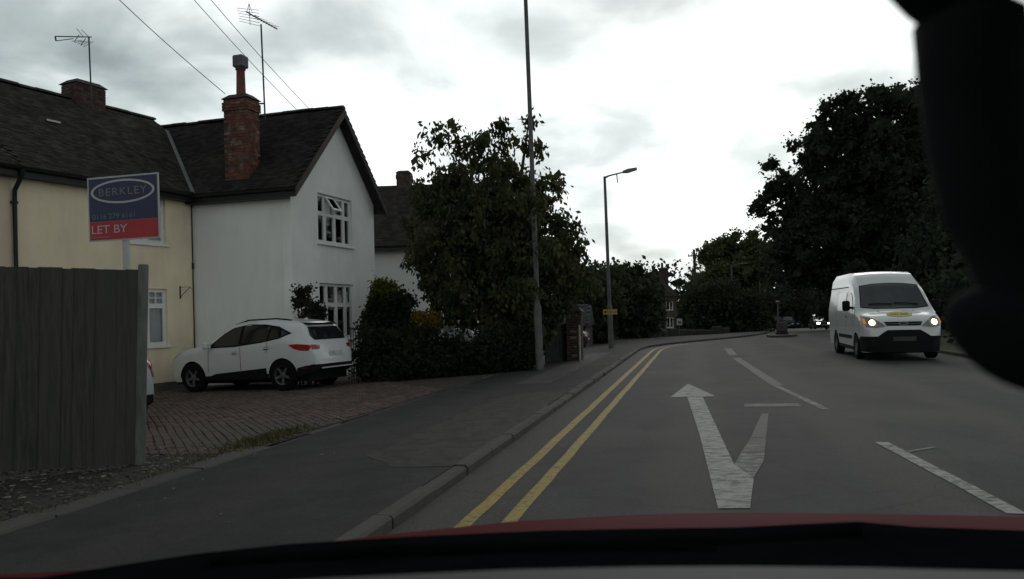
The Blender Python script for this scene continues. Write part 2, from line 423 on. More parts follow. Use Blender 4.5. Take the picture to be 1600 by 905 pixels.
def pstrip(name, m, a, b, w):
    a, b = G(*a, 0.02), G(*b, 0.02); (s0, t0), (s1, t1) = ST(a.x, a.y), ST(b.x, b.y)
    return strip(name, m, [(t0, s0), (t1, s1)], w)
pstrip('centre_line', whi, (1590, 806), (1378, 693), 0.13)
pstrip('centre_line', whi_f2, (1290, 641), (1212, 604), 0.12)
pstrip('centre_line', whi_ff, (1215, 604), (1150, 560), 0.22)
pstrip('centre_line', whi_ff, (1146, 556), (1138, 545), 0.25)
pstrip('stud_mark', whi_f, (1415, 708.5), (1460, 701), 0.07)
pstrip('stud_mark', whi_f, (1064, 546), (1080, 546), 0.3)

# ---- block-paved drive
pav_mat = objrand('paver', (0.080, 0.056, 0.046), (0.066, 0.057, 0.050), rough=0.9, var=0.35, scale=7, bump=0.4, bscale=90, bdist=0.006)
pav_mat2 = mat('paver_far', (0.082, 0.057, 0.047), 0.9, 0.3, 2.5, bump=0.4, bscale=90, bdist=0.006, island=0.3)
drive = ribbon('driveway', 7.6, 21.6, [-14, -12, -8, -5, -2.78], [lambda s: zp(s) - 0.012] * 5, mat('joint_sand', (0.045, 0.036, 0.028), 0.95, 0.4, 9), 0.7)
eV = Vector((-0.46, 0.888)).normalized(); eN = Vector((eV.y, -eV.x))
L_, W_ = 0.20, 0.10
near, far = [], []
for i in range(-190, 60):
    for j in range(20, 120):
        x0 = eN * ((i + .5) * W_) + eV * ((j + 0.5 * (i % 2)) * L_)
        # gentle waviness of hand-laid rows
        wv = 0.035 * math.sin(j * 0.11 + i * 0.03) + 0.006 * math.sin(j * 0.7 + i)
        c = x0 + eN * wv
        s = (c.x + 1.998) * 0.9744 - (c.y - 0.461) * 0.225
        t = (c.x + 1.998) * 0.225 + (c.y - 0.461) * 0.9744
        if not (-13.5 < s < -2.86 and 7.8 < t < 21.2): continue
        (near if (s > -9) else far).append((c, s, t))
def visible_near(c):
    px = CX + FPX * c.x / c.y; return 205 < px < 900
near.sort(key=lambda q: q[0].y if visible_near(q[0]) else 99)
far += near[300:]; near = near[:300]
mbp = MB()
hx, hy_ = W_ / 2 - 0.004, L_ / 2 - 0.004
mbp.add([(-hx, -hy_, -.03), (hx, -hy_, -.03), (hx, hy_, -.03), (-hx, hy_, -.03), (-hx, -hy_, 0), (hx, -hy_, 0), (hx, hy_, 0), (-hx, hy_, 0),
         (-hx + .006, -hy_ + .006, .005), (hx - .006, -hy_ + .006, .005), (hx - .006, hy_ - .006, .005), (-hx + .006, hy_ - .006, .005)],
        [(0, 1, 5, 4), (1, 2, 6, 5), (2, 3, 7, 6), (3, 0, 4, 7), (4, 5, 9, 8), (5, 6, 10, 9), (6, 7, 11, 10), (7, 4, 8, 11), (8, 9, 10, 11)])
ang = math.atan2(eV.y, eV.x) - math.pi / 2
tmpl = None
for c, s, t in near:
    if tmpl is None: o = tmpl = obj('block_paver', mbp, pav_mat, drive)
    else:
        o = tmpl.copy(); scene.collection.objects.link(o)
    o.location = (c.x, c.y, zp(s) + random.uniform(-.004, .004))
    o.rotation_euler = (random.uniform(-.02, .02), random.uniform(-.02, .02), ang + random.uniform(-.02, .02))
base = np.array(mbp.v); F = np.array([f for f in mbp.f])
ca, sa = math.cos(ang), math.sin(ang)
rot = np.array([[ca, -sa, 0], [sa, ca, 0], [0, 0, 1]])
bv = base @ rot.T
VV = np.concatenate([bv + np.array([c.x, c.y, zp(s) + random.uniform(-.004, .004)]) for c, s, t in far])
FF = np.concatenate([F + 12 * i for i in range(len(far))])
obj_raw('block_paving', VV, FF, pav_mat2, drive, kind='stuff')

# ---- gravel in front of the fence, with leaf litter
rng = np.random.default_rng(5)
ribbon('gravel_bed', 0.0, 8.6, [-9, -6, -4, -2.78], [lambda s: zp(s) - 0.004] * 4, mat('gravel_bed', (0.036, 0.032, 0.027), 0.95, 0.45, 14, bump=0.7, bscale=60, bdist=0.02), 0.5)
ico = np.array([(1, 0, -.3), (-.5, .8, -.3), (-.5, -.8, -.3), (.4, .5, .6), (-.7, 0, .5), (.3, -.6, .6)])
icf = np.array([(0, 1, 3), (1, 4, 3), (1, 2, 4), (2, 5, 4), (2, 0, 5), (0, 3, 5), (3, 4, 5)])
def scatter(name, n, fn, size, m, flat=0.6):
    V, Fc = [], []
    for i in range(n):
        p = fn()
        a = rng.uniform(0, 6.28); sc = size * rng.uniform(0.5, 1.5)
        q = ico * np.array([sc * rng.uniform(.7, 1.3), sc, sc * flat])
        c_, s_ = math.cos(a), math.sin(a)
        q = q @ np.array([[c_, s_, 0], [-s_, c_, 0], [0, 0, 1]])
        V.append(q + np.array(p)); Fc.append(icf + 6 * i)
    return obj_raw(name, np.concatenate(V), np.concatenate(Fc), m, kind='stuff')
def gpos():
    s, t = rng.uniform(-8.2, -2.85), rng.uniform(3.0, 8.3)
    k = K(t, s, zp(s) + 0.004); return (k.x, k.y, k.z)
o = scatter('gravel', 5200, gpos, 0.017, mat('gravel_stone', (0.060, 0.055, 0.046), 0.9, 0.4, 20, island=0.6))
tag(o, 'loose brown gravel at the foot of the timber fence', 'gravel')
def lpos():
    s, t = rng.uniform(-8.2, -2.85), rng.triangular(4.0, 8.3, 8.4)
    k = K(t, s, zp(s) + 0.018); return (k.x, k.y, k.z)
o = scatter('leaf_litter', 700, lpos, 0.024, mat('dry_leaf', (0.15, 0.13, 0.095), 0.9, 0.4, 20, island=0.5), 0.25)
tag(o, 'pale dry leaves strewn over the gravel below the fence', 'leaves')
# small chips on pavement and road
def ppos():
    s, t = rng.uniform(-2.6, 0.4), rng.uniform(3, 32)
    k = K(t, s, (zp(s) if s < -.13 else 0.09 if s < 0 else 0.003) + 0.003); return (k.x, k.y, k.z)
o = scatter('litter', 130, ppos, 0.012, mat('chip', (0.16, 0.15, 0.14), 0.9, 0.4, 20, island=0.6), 0.4)
tag(o, 'small stones and scraps scattered over the pavement', 'litter')

# ---- grass / weeds along the drive edge
def blades(name, n, fn, h, w, m, kind='stuff'):
    V, Fc = [], []
    for i in range(n):
        p = np.array(fn()); a = rng.uniform(0, 6.28); hh = h * rng.uniform(.4, 1.2); ln = rng.uniform(0, .7) * hh; b = rng.uniform(0, 6.28)
        d = np.array([math.cos(a), math.sin(a), 0]) * w; tip = np.array([math.cos(b) * ln, math.sin(b) * ln, hh])
        V += [p - d, p + d, p + tip * .6 + d * .5 + np.array([0, 0, hh * .1]), p + tip]; Fc.append((4 * i, 4 * i + 1, 4 * i + 2, 4 * i + 3))
    return obj_raw(name, np.array(V), np.array(Fc), m, kind=kind)
def wpos():
    t = rng.normal(8.75, 0.5); s = rng.normal(-3.05, 0.12)
    k = K(t, min(s, -2.8), zp(s)); return (k.x, k.y, k.z)
weedm = mat('weed', (0.075, 0.066, 0.024), 0.8, 0.4, 6, island=0.4)
o = blades('weed_tuft', 1000, wpos, 0.075, 0.008, weedm)
tag(o, 'yellow-green weeds growing along the edge of the block paving', 'weeds')
def wpos2():
    t = rng.uniform(3, 9); s = -2.84 + rng.normal(0, .03) - (0.35 * rng.random() ** 3); k = K(t, s, zp(s)); return (k.x, k.y, k.z)
o = blades('grass', 500, wpos2, 0.05, 0.005, weedm)
tag(o, 'sparse low grass beside the concrete edging by the gravel', 'grass')
# ================================================================== HOUSES
def glassmat(name, tint, refl=1.0):
    if name in MATS: return MATS[name]
    m = bpy.data.materials.new(name); m.use_nodes = True
    n, l = m.node_tree.nodes, m.node_tree.links; n.clear()
    o = n.new('ShaderNodeOutputMaterial'); mx = n.new('ShaderNodeMixShader'); fr = n.new('ShaderNodeFresnel'); fr.inputs[0].default_value = 1.5
    tr = n.new('ShaderNodeBsdfTransparent'); tr.inputs[0].default_value = (*tint, 1)
    gl = n.new('ShaderNodeBsdfGlossy'); gl.inputs['Roughness'].default_value = 0.03; gl.inputs['Color'].default_value = (refl, refl, refl, 1)
    l.new(fr.outputs[0], mx.inputs[0]); l.new(tr.outputs[0], mx.inputs[1]); l.new(gl.outputs[0], mx.inputs[2]); l.new(mx.outputs[0], o.inputs[0])
    MATS[name] = m; return m
glass = glassmat('window_glass', (0.92, 0.94, 0.94), .8)
cream = mat('cream_render', (0.79, 0.675, 0.49), 0.9, 0.06, 1.2, bump=0.25, bscale=70, bdist=0.01, stain=((0.62, 0.54, 0.40), 0.7, 0.5), streak=((0.48, 0.42, 0.31), .4))
pinkc = mat('buff_render', (0.60, 0.50, 0.37), 0.9, 0.06, 1.2, bump=0.25, bscale=70, bdist=0.01)
whiter = mat('white_render', (0.80, 0.80, 0.78), 0.9, 0.05, 1.0, bump=0.25, bscale=70, bdist=0.01, stain=((0.70, 0.69, 0.66), 0.6, 0.6), streak=((0.52, 0.51, 0.48), .4))
upvc = mat('white_upvc', (0.72, 0.72, 0.71), 0.45, 0.04, 5)
tile = mat('roof_tile', (0.034, 0.030, 0.027), 0.9, 0.4, 2.2, island=0.5, bump=0.3, bscale=60, stain=((0.075, 0.072, 0.062), 1.2, 0.6))
tile2 = mat('roof_tile_dark', (0.021, 0.019, 0.018), 0.9, 0.4, 2.2, island=0.5, bump=0.3, bscale=60, stain=((0.040, 0.036, 0.028), 0.8, 0.5))
tileb = mat('roof_base', (0.02, 0.018, 0.017), 0.95, 0.3, 4)
blackp = mat('black_plastic', (0.014, 0.014, 0.015), 0.45, 0.2, 6)
woodd = mat('brown_board', (0.060, 0.044, 0.036), 0.8, 0.3, 5)
lead = mat('lead', (0.13, 0.135, 0.14), 0.6, 0.2, 4)
netm = mat('net_curtain', (0.62, 0.63, 0.63), 0.95, 0.12, 3)
mortar = mat('mortar', (0.14, 0.125, 0.11), 0.95, 0.3, 8)
brickm = objrand('brick', (0.15, 0.055, 0.038), (0.055, 0.036, 0.031), rough=0.9, var=0.5, scale=7, bump=0.4, bscale=50, stain=((0.30, 0.27, 0.24), 5.0, 0.75))
brickj = mat('brick_joined', (0.065, 0.042, 0.036), 0.9, 0.4, 6, island=0.4, bump=0.4, bscale=50)

def wall_open(mb, x0, x1, z0, z1, th, holes):
    """front wall on y=0..th with rectangular holes (x0,x1,z0,z1)"""
    xs = sorted({x0, x1, *[h[0] for h in holes], *[h[1] for h in holes]}); zs = sorted({z0, z1, *[h[2] for h in holes], *[h[3] for h in holes]})
    V, idx = [], {}
    def inside(a, b): return any(h[0] - 1e-6 <= a <= h[1] + 1e-6 and h[2] - 1e-6 <= b <= h[3] + 1e-6 for h in holes)
    cell = lambda i, j: 0 <= i < len(xs) - 1 and 0 <= j < len(zs) - 1 and not inside((xs[i] + xs[i + 1]) / 2, (zs[j] + zs[j + 1]) / 2)
    for i in range(len(xs) - 1):
        for j in range(len(zs) - 1):
            if not cell(i, j): continue
            a, b, c, d = xs[i], xs[i + 1], zs[j], zs[j + 1]
            mb.add([(a, 0, c), (b, 0, c), (b, 0, d), (a, 0, d)], [(0, 1, 2, 3)])
            mb.add([(a, th, c), (b, th, c), (b, th, d), (a, th, d)], [(3, 2, 1, 0)])
            if not cell(i - 1, j): mb.add([(a, 0, c), (a, 0, d), (a, th, d), (a, th, c)], [(0, 1, 2, 3)])
            if not cell(i + 1, j): mb.add([(b, 0, c), (b, th, c), (b, th, d), (b, 0, d)], [(0, 1, 2, 3)])
            if not cell(i, j - 1): mb.add([(a, 0, c), (a, th, c), (b, th, c), (b, 0, c)], [(0, 1, 2, 3)])
            if not cell(i, j + 1): mb.add([(a, 0, d), (b, 0, d), (b, th, d), (a, th, d)], [(0, 1, 2, 3)])
    return mb
def curtain(parent, x0, x1, z0, z1, y, m=None):
    n = int((x1 - x0) / 0.03) + 2
    rows = [[(x0 + (x1 - x0) * i / (n - 1), y + 0.02 * math.sin(i * 1.25) + 0.01 * math.sin(i * 0.4 + z), z) for i in range(n)] for z in (z0, (z0 + z1) / 2, z1)]
    mb = MB(); mb.grid(rows); return obj('curtain', mb, m or netm, parent, smooth=180)
def window(parent, x0, x1, z0, z1, cols, tr, georgian=(), open_vent=None, nets=True, sill=True, y=0.07, fw=0.055):
    """cols: fractions of the mullions; tr: transom fraction from the top (None = none)"""
    mb = MB(); d0, d1 = y, y + 0.06
    mb.box(x0, x1, d0, d1, z0, z0 + fw); mb.box(x0, x1, d0, d1, z1 - fw, z1)
    mb.box(x0, x0 + fw, d0 + .001, d1, z0 + fw, z1 - fw); mb.box(x1 - fw, x1, d0 + .001, d1, z0 + fw, z1 - fw)
    xs = [x0] + [x0 + (x1 - x0) * c for c in cols] + [x1]
    for c in xs[1:-1]: mb.box(c - fw / 2, c + fw / 2, d0 - .004, d1, z0 + fw, z1 - fw)
    zt_ = z1 - (z1 - z0) * tr if tr else None
    if tr:
        for a, b in zip(xs[:-1], xs[1:]): mb.box(a + fw / 2 + .002, b - fw / 2 - .002, d0 - .008, d1 - .003, zt_ - fw / 2, zt_ + fw / 2)
    w = obj('window', mb, upvc, parent)
    rects = []
    for k, (a, b) in enumerate(zip(xs[:-1], xs[1:])):
        a2, b2 = a + (fw if k == 0 else fw / 2), b - (fw if k == len(xs) - 2 else fw / 2)
        if tr: rects += [(k, 'b', a2, b2, z0 + fw, zt_ - fw / 2), (k, 't', a2, b2, zt_ + fw / 2, z1 - fw)]
        else: rects.append((k, 'b', a2, b2, z0 + fw, z1 - fw))
    for k, w_, a, b, c, d in rects:
        if open_vent == (k, w_):
            # top-hung vent pushed out at the bottom
            M = Matrix.Translation((0, d0, d)) @ Matrix.Rotation(R(-34), 4, 'X') @ Matrix.Translation((0, -d0, -d))
            mb = MB(); f = .05
            mb.box(a, b, d0 - .03, d0 + .01, c, c + f, M); mb.box(a, b, d0 - .03, d0 + .01, d - f, d, M)
            mb.box(a, a + f, d0 - .03, d0 + .01, c + f, d - f, M); mb.box(b - f, b, d0 - .03, d0 + .01, c + f, d - f, M)
            v = obj('vent', mb, upvc, w)
            mb = MB(); mb.box(a + f, b - f, d0 - .012, d0 - .008, c + f, d - f, M); obj('pane', mb, glass, w)
            continue
        # inner casement bead
        mb = MB(); f = .03
        mb.box(a, b, d0 - .012, d1 - .02, c, c + f); mb.box(a, b, d0 - .012, d1 - .02, d - f, d); mb.box(a, a + f, d0 - .012, d1 - .02, c + f, d - f); mb.box(b - f, b, d0 - .012, d1 - .02, c + f, d - f)
        if (k, w_) in georgian:
            mb.box((a + b) / 2 - .011, (a + b) / 2 + .011, d0 - .006, d1 - .03, c + f, d - f)
            for q0, q1 in ((a + f, (a + b) / 2 - .011), ((a + b) / 2 + .011, b - f)): mb.box(q0, q1, d0 - .005, d1 - .03, (c + d) / 2 - .011, (c + d) / 2 + .011)
        obj('casement', mb, upvc, w)
        mb = MB(); mb.box(a + f, b - f, d0 + .028, d0 + .034, c + f, d - f); obj('pane', mb, glass, w)
    if sill:
        mb = MB(); mb.box(x0 - .06, x1 + .06, -.055, y + .01, z0 - .06, z0 - .004); obj('sill', mb, upvc if sill is True else sill, w, bevel=.006)
    if nets: curtain(w, x0 + .03, x1 - .03, z0 + .03, z1 - .03, y + 0.11)
    return w
def tiles(parent, E0, a, b, La, Lb, m, gw=0.172, gl=0.105, keep=None, name='roof_tiles'):
    """plain tiles on a slope: E0 eave start, a along the eave, b up the slope"""
    E0, a, b = np.array(E0, float), np.array(a, float), np.array(b, float); n = np.cross(a, b); n /= np.linalg.norm(n)
    if n[2] < 0: n = -n
    ni, nj = int(Lb / gl), int(La / gw)
    I, J = np.meshgrid(np.arange(ni), np.arange(nj), indexing='ij'); I = I.ravel(); J = J.ravel()
    u = (J + 0.5 * (I % 2)) * gw; v = I * gl
    N = len(u)
    r_ = rng.uniform(0, 1, (N, 3))
    lift = 0.006 * r_[:, 0]; skew = (r_[:, 1] - .5) * 0.012
    P0 = E0 + u[:, None] * a + v[:, None] * b
    if keep is not None:
        k = keep(P0); P0, lift, skew = P0[k], lift[k], skew[k]; N = len(P0)
    w = gw - 0.005; l = gl * 1.45
    up0, up1 = (0.034 + lift)[:, None] * n, (0.012 + lift)[:, None] * n
    A = P0 + up0 + skew[:, None] * b; B = A + w * a; C = P0 + w * a + l * b + up1; D = P0 + l * b + up1
    A0, B0 = A - 0.020 * n, B - 0.020 * n
    V = np.stack([A, B, C, D, A0, B0], 1).reshape(-1, 3)
    f = np.array([(0, 1, 2, 3), (4, 5, 1, 0), (5, 2, 1, 1), (4, 0, 3, 3)])[:2]
    Fc = (f[None] + 6 * np.arange(N)[:, None, None]).reshape(-1, 4)
    return obj_raw(name, V, Fc, m, parent, kind='stuff')
def ridge_tiles(parent, p0, p1, m, r=0.12):
    p0, p1 = Vector(p0), Vector(p1); L = (p1 - p0).length; n = max(1, int(L / 0.45)); d = (p1 - p0) / n
    side = d.cross(Vector((0, 0, 1))).normalized()
    for i in range(n):
        a, b = p0 + d * i, p0 + d * (i + 0.97); mb = MB(); dz = random.uniform(-.012, .012)
        rows = [[q + side * (math.cos(t) * r) + Vector((0, 0, math.sin(t) * r * .7 - .04 + dz)) for t in np.linspace(0, math.pi, 7)] for q in (a, b)]
        mb.grid(rows); mb.add(rows[0], [tuple(range(7))]); mb.add(rows[1], [tuple(range(7))])
        obj('ridge_tile', mb, m, parent)
def brick_stack(parent, x0, x1, y0, y1, z0, z1, faces, name='chimney', corbel=True, bm_=None):
    """core part with bricks as sub-parts on the listed faces; the hidden faces joined"""
    mb = MB(); mb.box(x0 + .012, x1 - .012, y0 + .012, y1 - .012, z0, z1 - .02); core = obj(name, mb, mortar, parent)
    bl, bh, g = 0.215, 0.065, 0.010
    n = int((z1 - z0) / (bh + g)); tmpl = {}
    rest = MB()
    for k in range(n):
        z = z0 + k * (bh + g)
        out = 0.03 if (corbel and n - 4 <= k <= n - 2) else 0.0
        for face in ('-x', '-y', '+x', '+y'):
            a0, a1 = (y0, y1) if face[1] == 'x' else (x0, x1)
            a0 -= out; a1 += out
            if face[1] == 'y': a0 += 0.1 * (k % 2); a1 -= 0.1 * (k % 2)
            else: a0 += 0.1 * ((k + 1) % 2); a1 -= 0.1 * ((k + 1) % 2)
            m_ = max(1, round((a1 - a0) / (bl + g))); w = (a1 - a0 - g * (m_ - 1)) / m_
            for i in range(m_):
                p = a0 + i * (w + g); pr = random.uniform(0, .006)
                if face == '-x': bx_ = (x0 - out - pr, x0 + .1, p, p + w)
                elif face == '+x': bx_ = (x1 - .1, x1 + out + pr, p, p + w)
                elif face == '-y': bx_ = (p, p + w, y0 - out - pr, y0 + .1)
                else: bx_ = (p, p + w, y1 - .1, y1 + out + pr)
                if face in faces:
                    key = (face, round(w, 4))
                    sx, sy = bx_[1] - bx_[0], bx_[3] - bx_[2]
                    if key not in tmpl:
                        q = MB(); q.box(0, sx, 0, sy, 0, bh); o = obj('brick', q, bm_ or brickm, core); tmpl[key] = (o, sx, sy)
                    else:
                        o = tmpl[key][0].copy(); scene.collection.objects.link(o)
                    t0 = tmpl[key]
                    o.location = (bx_[0], bx_[2], z)
                else: rest.box(*bx_[:2], *bx_[2:], z, z + bh)
    if rest.v: obj('brickwork', rest, brickj, core, kind='stuff')
    mb = MB()
    mb.add([(x0 - .05, y0 - .05, z1 - .02), (x1 + .05, y0 - .05, z1 - .02), (x1 + .05, y1 + .05, z1 - .02), (x0 - .05, y1 + .05, z1 - .02),
            (x0 + .1, y0 + .1, z1 + .11), (x1 - .1, y0 + .1, z1 + .11), (x1 - .1, y1 - .1, z1 + .11), (x0 + .1, y1 - .1, z1 + .11)],
           [(0, 3, 2, 1), (4, 5, 6, 7), (0, 1, 5, 4), (1, 2, 6, 5), (2, 3, 7, 6), (3, 0, 4, 7)])
    obj('flaunching', mb, mat('flaunching', (0.035, 0.032, 0.029), 0.9, 0.3, 8), core)
    return core
def gutter(parent, p0, p1, r=0.06):
    p0, p1 = Vector(p0), Vector(p1); d = (p1 - p0).normalized(); side = d.cross(Vector((0, 0, 1))).normalized()
    rows = [[q + side * (math.cos(t) * r) + Vector((0, 0, -math.sin(t) * r)) for t in np.linspace(0, math.pi, 7)] for q in (p0, p1)]
    rows2 = [[q + side * (math.cos(t) * r * .85) + Vector((0, 0, -math.sin(t) * r * .85)) for t in np.linspace(math.pi, 0, 7)] for q in (p0, p1)]
    mb = MB(); mb.grid([rows[0] + rows2[0] + [rows[0][0]], rows[1] + rows2[1] + [rows[1][0]]]); return obj('gutter', mb, blackp, parent, smooth=40)

# ---- terrace: buff house and cream house share one roof line. local x along the facade, y into the house
A0 = Vector((-10.3, 16.1, -0.27)); YANG = math.atan2(4.5, 2.14)
def gable_roof(parent, x0, x1, ov, zw, yr, zrg, m, pitch_back=True):
    """eaves along x at y=-ov; ridge at y=yr; symmetric"""
    sl = (zrg - zw) / (yr + 0.0); ze = zw - sl * ov
    mb = MB(); T = 0.09
    prof = [(-ov, ze - T), (yr, zrg - T), (2 * yr + ov, ze - T), (2 * yr + ov, ze), (yr, zrg), (-ov, ze)]
    vs_ = [(x0, y, z) for y, z in prof] + [(x1, y, z) for y, z in prof]
    mb.add(vs_, [(0, 1, 4, 5), (1, 2, 3, 4), (6, 11, 10, 7), (7, 10, 9, 8)] + [(i, (i + 1) % 6, 6 + (i + 1) % 6, 6 + i) for i in range(6)])
    rf = obj('roof', mb, tileb, parent)
    Ls = math.hypot(yr + ov, zrg - ze); b = ((0), (yr + ov) / Ls, (zrg - ze) / Ls)
    tiles(rf, (x0, -ov - .03, ze - 0.02), (1, 0, 0), b, x1 - x0, Ls, m)
    return rf, ze
ye = empty('cream_house', A0, YANG, 'cream rendered two-storey house with dark tiled roof behind the letting board', 'house')
be = empty('buff_house', A0, YANG, 'buff rendered terraced house cut off by the picture edge above the fence', 'house')
X_D, X_E = 0.29, 6.6
WH = 5.17                                     # wall height, local
holes = [(3.02, 4.12, 0.93 + .2, 2.30 + .22), (3.02, 4.12, 3.62, 4.86)]
mb = MB(); wall_open(mb, X_D, X_E, 0, WH, 0.25, holes)
mb.box(X_D, X_E, 6.15, 6.4, 0, WH); mb.add([(X_E, 0, 0), (X_E, 6.4, 0), (X_E, 6.4, WH), (X_E, 3.2, 7.6), (X_E, 0, WH)], [(0, 1, 2, 3, 4)])
obj('wall', mb, cream, ye)
mb = MB(); mb.box(X_D + .02, 4.9, -.035, .0, 0.0, .22); obj('plinth', mb, mat('plinth', (0.10, 0.095, 0.09), .9, .3, 5), ye)
window(ye, *holes[0], [0.5], 0.30, georgian=((0, 't'), (1, 't')))
window(ye, *holes[1], [0.5], 0.30, georgian=((0, 't'), (1, 't')))
mb = MB(); wall_open(mb, -7, X_D, 0, WH, 0.25, [(-3.2, -2.0, 1.1, 2.4), (-3.2, -2.0, 3.6, 4.8)])
mb.box(-7, X_D, 6.15, 6.4, 0, WH); mb.add([(-7, 0, 0), (-7, 6.4, 0), (-7, 6.4, WH), (-7, 3.2, 7.6), (-7, 0, WH)], [(0, 1, 2, 3, 4)])
obj('wall', mb, pinkc, be)
window(be, -3.2, -2.0, 1.1, 2.4, [.5], .3); window(be, -3.2, -2.0, 3.6, 4.8, [.5], .3)
rf, ze = gable_roof(ye, X_D + .003, X_E + .0, 0.30, WH, 3.2, 7.62, tile); ridge_tiles(rf, (X_D, 3.2, 7.66), (X_E, 3.2, 7.66), tile)
rfb, _ = gable_roof(be, -7.2, X_D, 0.30, WH, 3.2, 7.62, tile); ridge_tiles(rfb, (-7.2, 3.2, 7.66), (X_D - .05, 3.2, 7.66), tile)
mb = MB(); mb.box(X_D, 5.0, -.27, -.24, ze - .20, ze - .02); mb.box(X_D, 5.0, -.24, 0, ze - .20, ze - .17); obj('fascia', mb, blackp, ye)
mb = MB(); mb.box(-7, X_D - .004, -.27, -.24, ze - .20, ze - .02); mb.box(-7, X_D - .004, -.24, 0, ze - .20, ze - .17); obj('fascia', mb, blackp, be)
gutter(ye, (X_D, -.35, ze - .01), (5.0, -.35, ze - .01)); gutter(be, (-7, -.35, ze - .01), (X_D - .01, -.35, ze - .01))
def downpipe(parent, x, top, r=.035):
    mb = MB(); mb.tube([(x, -.35, top), (x, -.33, top - .12), (x, -.07, top - .42), (x, -.06, top - .6), (x, -.06, 0.05)], r, 8)
    for z in (1.0, 2.6, 4.2): mb.box(x - .06, x + .06, -.09, -.0, z, z + .05)
    return obj('downpipe', mb, blackp, parent, smooth=50)
downpipe(ye, X_D + .02, ze - .05, .045)
mb = MB(); mb.tube([(4.93, -.02, ze - .2), (4.93, -.02, 0.3)], .016, 6); mb.tube([(4.93, -.02, 3.2), (4.93, -.02, 3.05)], .03, 6); obj('cable', mb, blackp, ye)
# basket bracket on the cream wall
mb = MB(); mb.box(4.50, 4.53, -.02, .0, 2.28, 2.60); mb.tube([(4.515, -.02, 2.32), (4.515, -.20, 2.46), (4.515, -.36, 2.56), (4.515, -.40, 2.52)], .008, 6); mb.tube([(4.515, -.02, 2.57), (4.515, -.36, 2.57)], .006, 6)
obj('basket_bracket', mb, mat('rust', (0.07, 0.045, 0.03), .8, .3, 10), ye)
# chimney on the ridge
brick_stack(ye, 3.92, 4.78, 2.9, 3.5, 6.95, 8.05, (), corbel=False)
mb = MB(); mb.box(3.78, 4.88, 2.62, 2.95, 7.05, 7.11, Matrix.Translation((0, 0, .0))); obj('flashing', mb, lead, rf)
mb = MB(); mb.add([(2.2, 1.62, 6.50), (2.55, 1.62, 6.50), (2.62, 1.72, 6.57), (2.27, 1.72, 6.57)], [(0, 1, 2, 3)]); obj('roof_glint', mb, mat('glint_pale', (0.3, 0.3, 0.29), .8), rf)  # small pale quad, paints a glint onto the roof slope

# ---- white house: a gabled wing standing forward. local x along the gable, y back
C0 = Vector((-5.4, 19.73, -0.23)); WANG = math.atan2(0.95, 0.30)
we = empty('white_house', C0, WANG, 'white rendered house with front gable and tall brick chimney', 'house')
GW, WH2, RZ = 4.41, 5.13, 7.34
lo = (1.26, 3.08, 1.10, 2.60); hi = (1.26, 3.08, 3.66, 4.97)
mb = MB(); wall_open(mb, 0, GW, 0, WH2, 0.25, [lo, hi])
obj('wall', mb, whiter, we)
mb = MB(); mb.add([(0, 0, WH2), (GW, 0, WH2), (GW / 2, 0, WH2 + GW / 2), (0, .25, WH2), (GW, .25, WH2), (GW / 2, .25, WH2 + GW / 2)], [(0, 1, 2), (5, 4, 3), (0, 2, 5, 3), (1, 4, 5, 2)])
obj('gable', mb, whiter, we)
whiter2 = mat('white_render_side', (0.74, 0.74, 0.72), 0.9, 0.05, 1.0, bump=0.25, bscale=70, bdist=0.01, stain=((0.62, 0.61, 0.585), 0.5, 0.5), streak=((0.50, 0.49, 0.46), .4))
mb = MB(); mb.box(0, .25, .252, 7.0, 0, WH2); obj('side_wall', mb, whiter2, we)
mb = MB(); mb.box(GW - .25, GW, .252, 7.0, 0, WH2); obj('side_wall', mb, whiter2, we)
mb = MB(); mb.box(.25, GW - .25, 6.75, 7.0, 0, WH2); obj('rear_wall', mb, whiter2, we)
window(we, *hi, [0.24, 0.52, 0.79], 0.40, open_vent=(1, 't'), fw=.05)
window(we, *lo, [0.24, 0.52, 0.79], 0.38, fw=.05)
# roof: ridge along y
ov, ovf = 0.27, 0.30
sl = (RZ - WH2) / (GW / 2); T = .10; zE = WH2 - sl * ov + .02; zR = RZ + .02
prof = [(-ov, zE), (GW / 2, zR), (GW + ov, zE), (GW + ov, zE - T), (GW / 2, zR - T), (-ov, zE - T)]
mb = MB(); vs_ = [(x, -ovf, z) for x, z in prof] + [(x, 7.3, z) for x, z in prof]
mb.add(vs_, [(0, 1, 4, 5), (1, 2, 3, 4), (6, 11, 10, 7), (7, 10, 9, 8)] + [(i, (i + 1) % 6, 6 + (i + 1) % 6, 6 + i) for i in range(6)])
wr = obj('roof', mb, tileb, we)
Ls = math.hypot(GW / 2 + ov, zR - zE); bx_, bz_ = (GW / 2 + ov) / Ls, (zR - zE) / Ls
tiles(wr, (-ov - .03, -ovf - .02, zE - .02), (0, 1, 0), (bx_, 0, bz_), 7.6, Ls, tile2)
tiles(wr, (GW + ov + .03, -ovf - .02, zE - .02), (0, 1, 0), (-bx_, 0, bz_), 7.6, Ls, tile2)
ridge_tiles(wr, (GW / 2, -ovf, zR + .05), (GW / 2, 7.2, zR + .05), tile2)
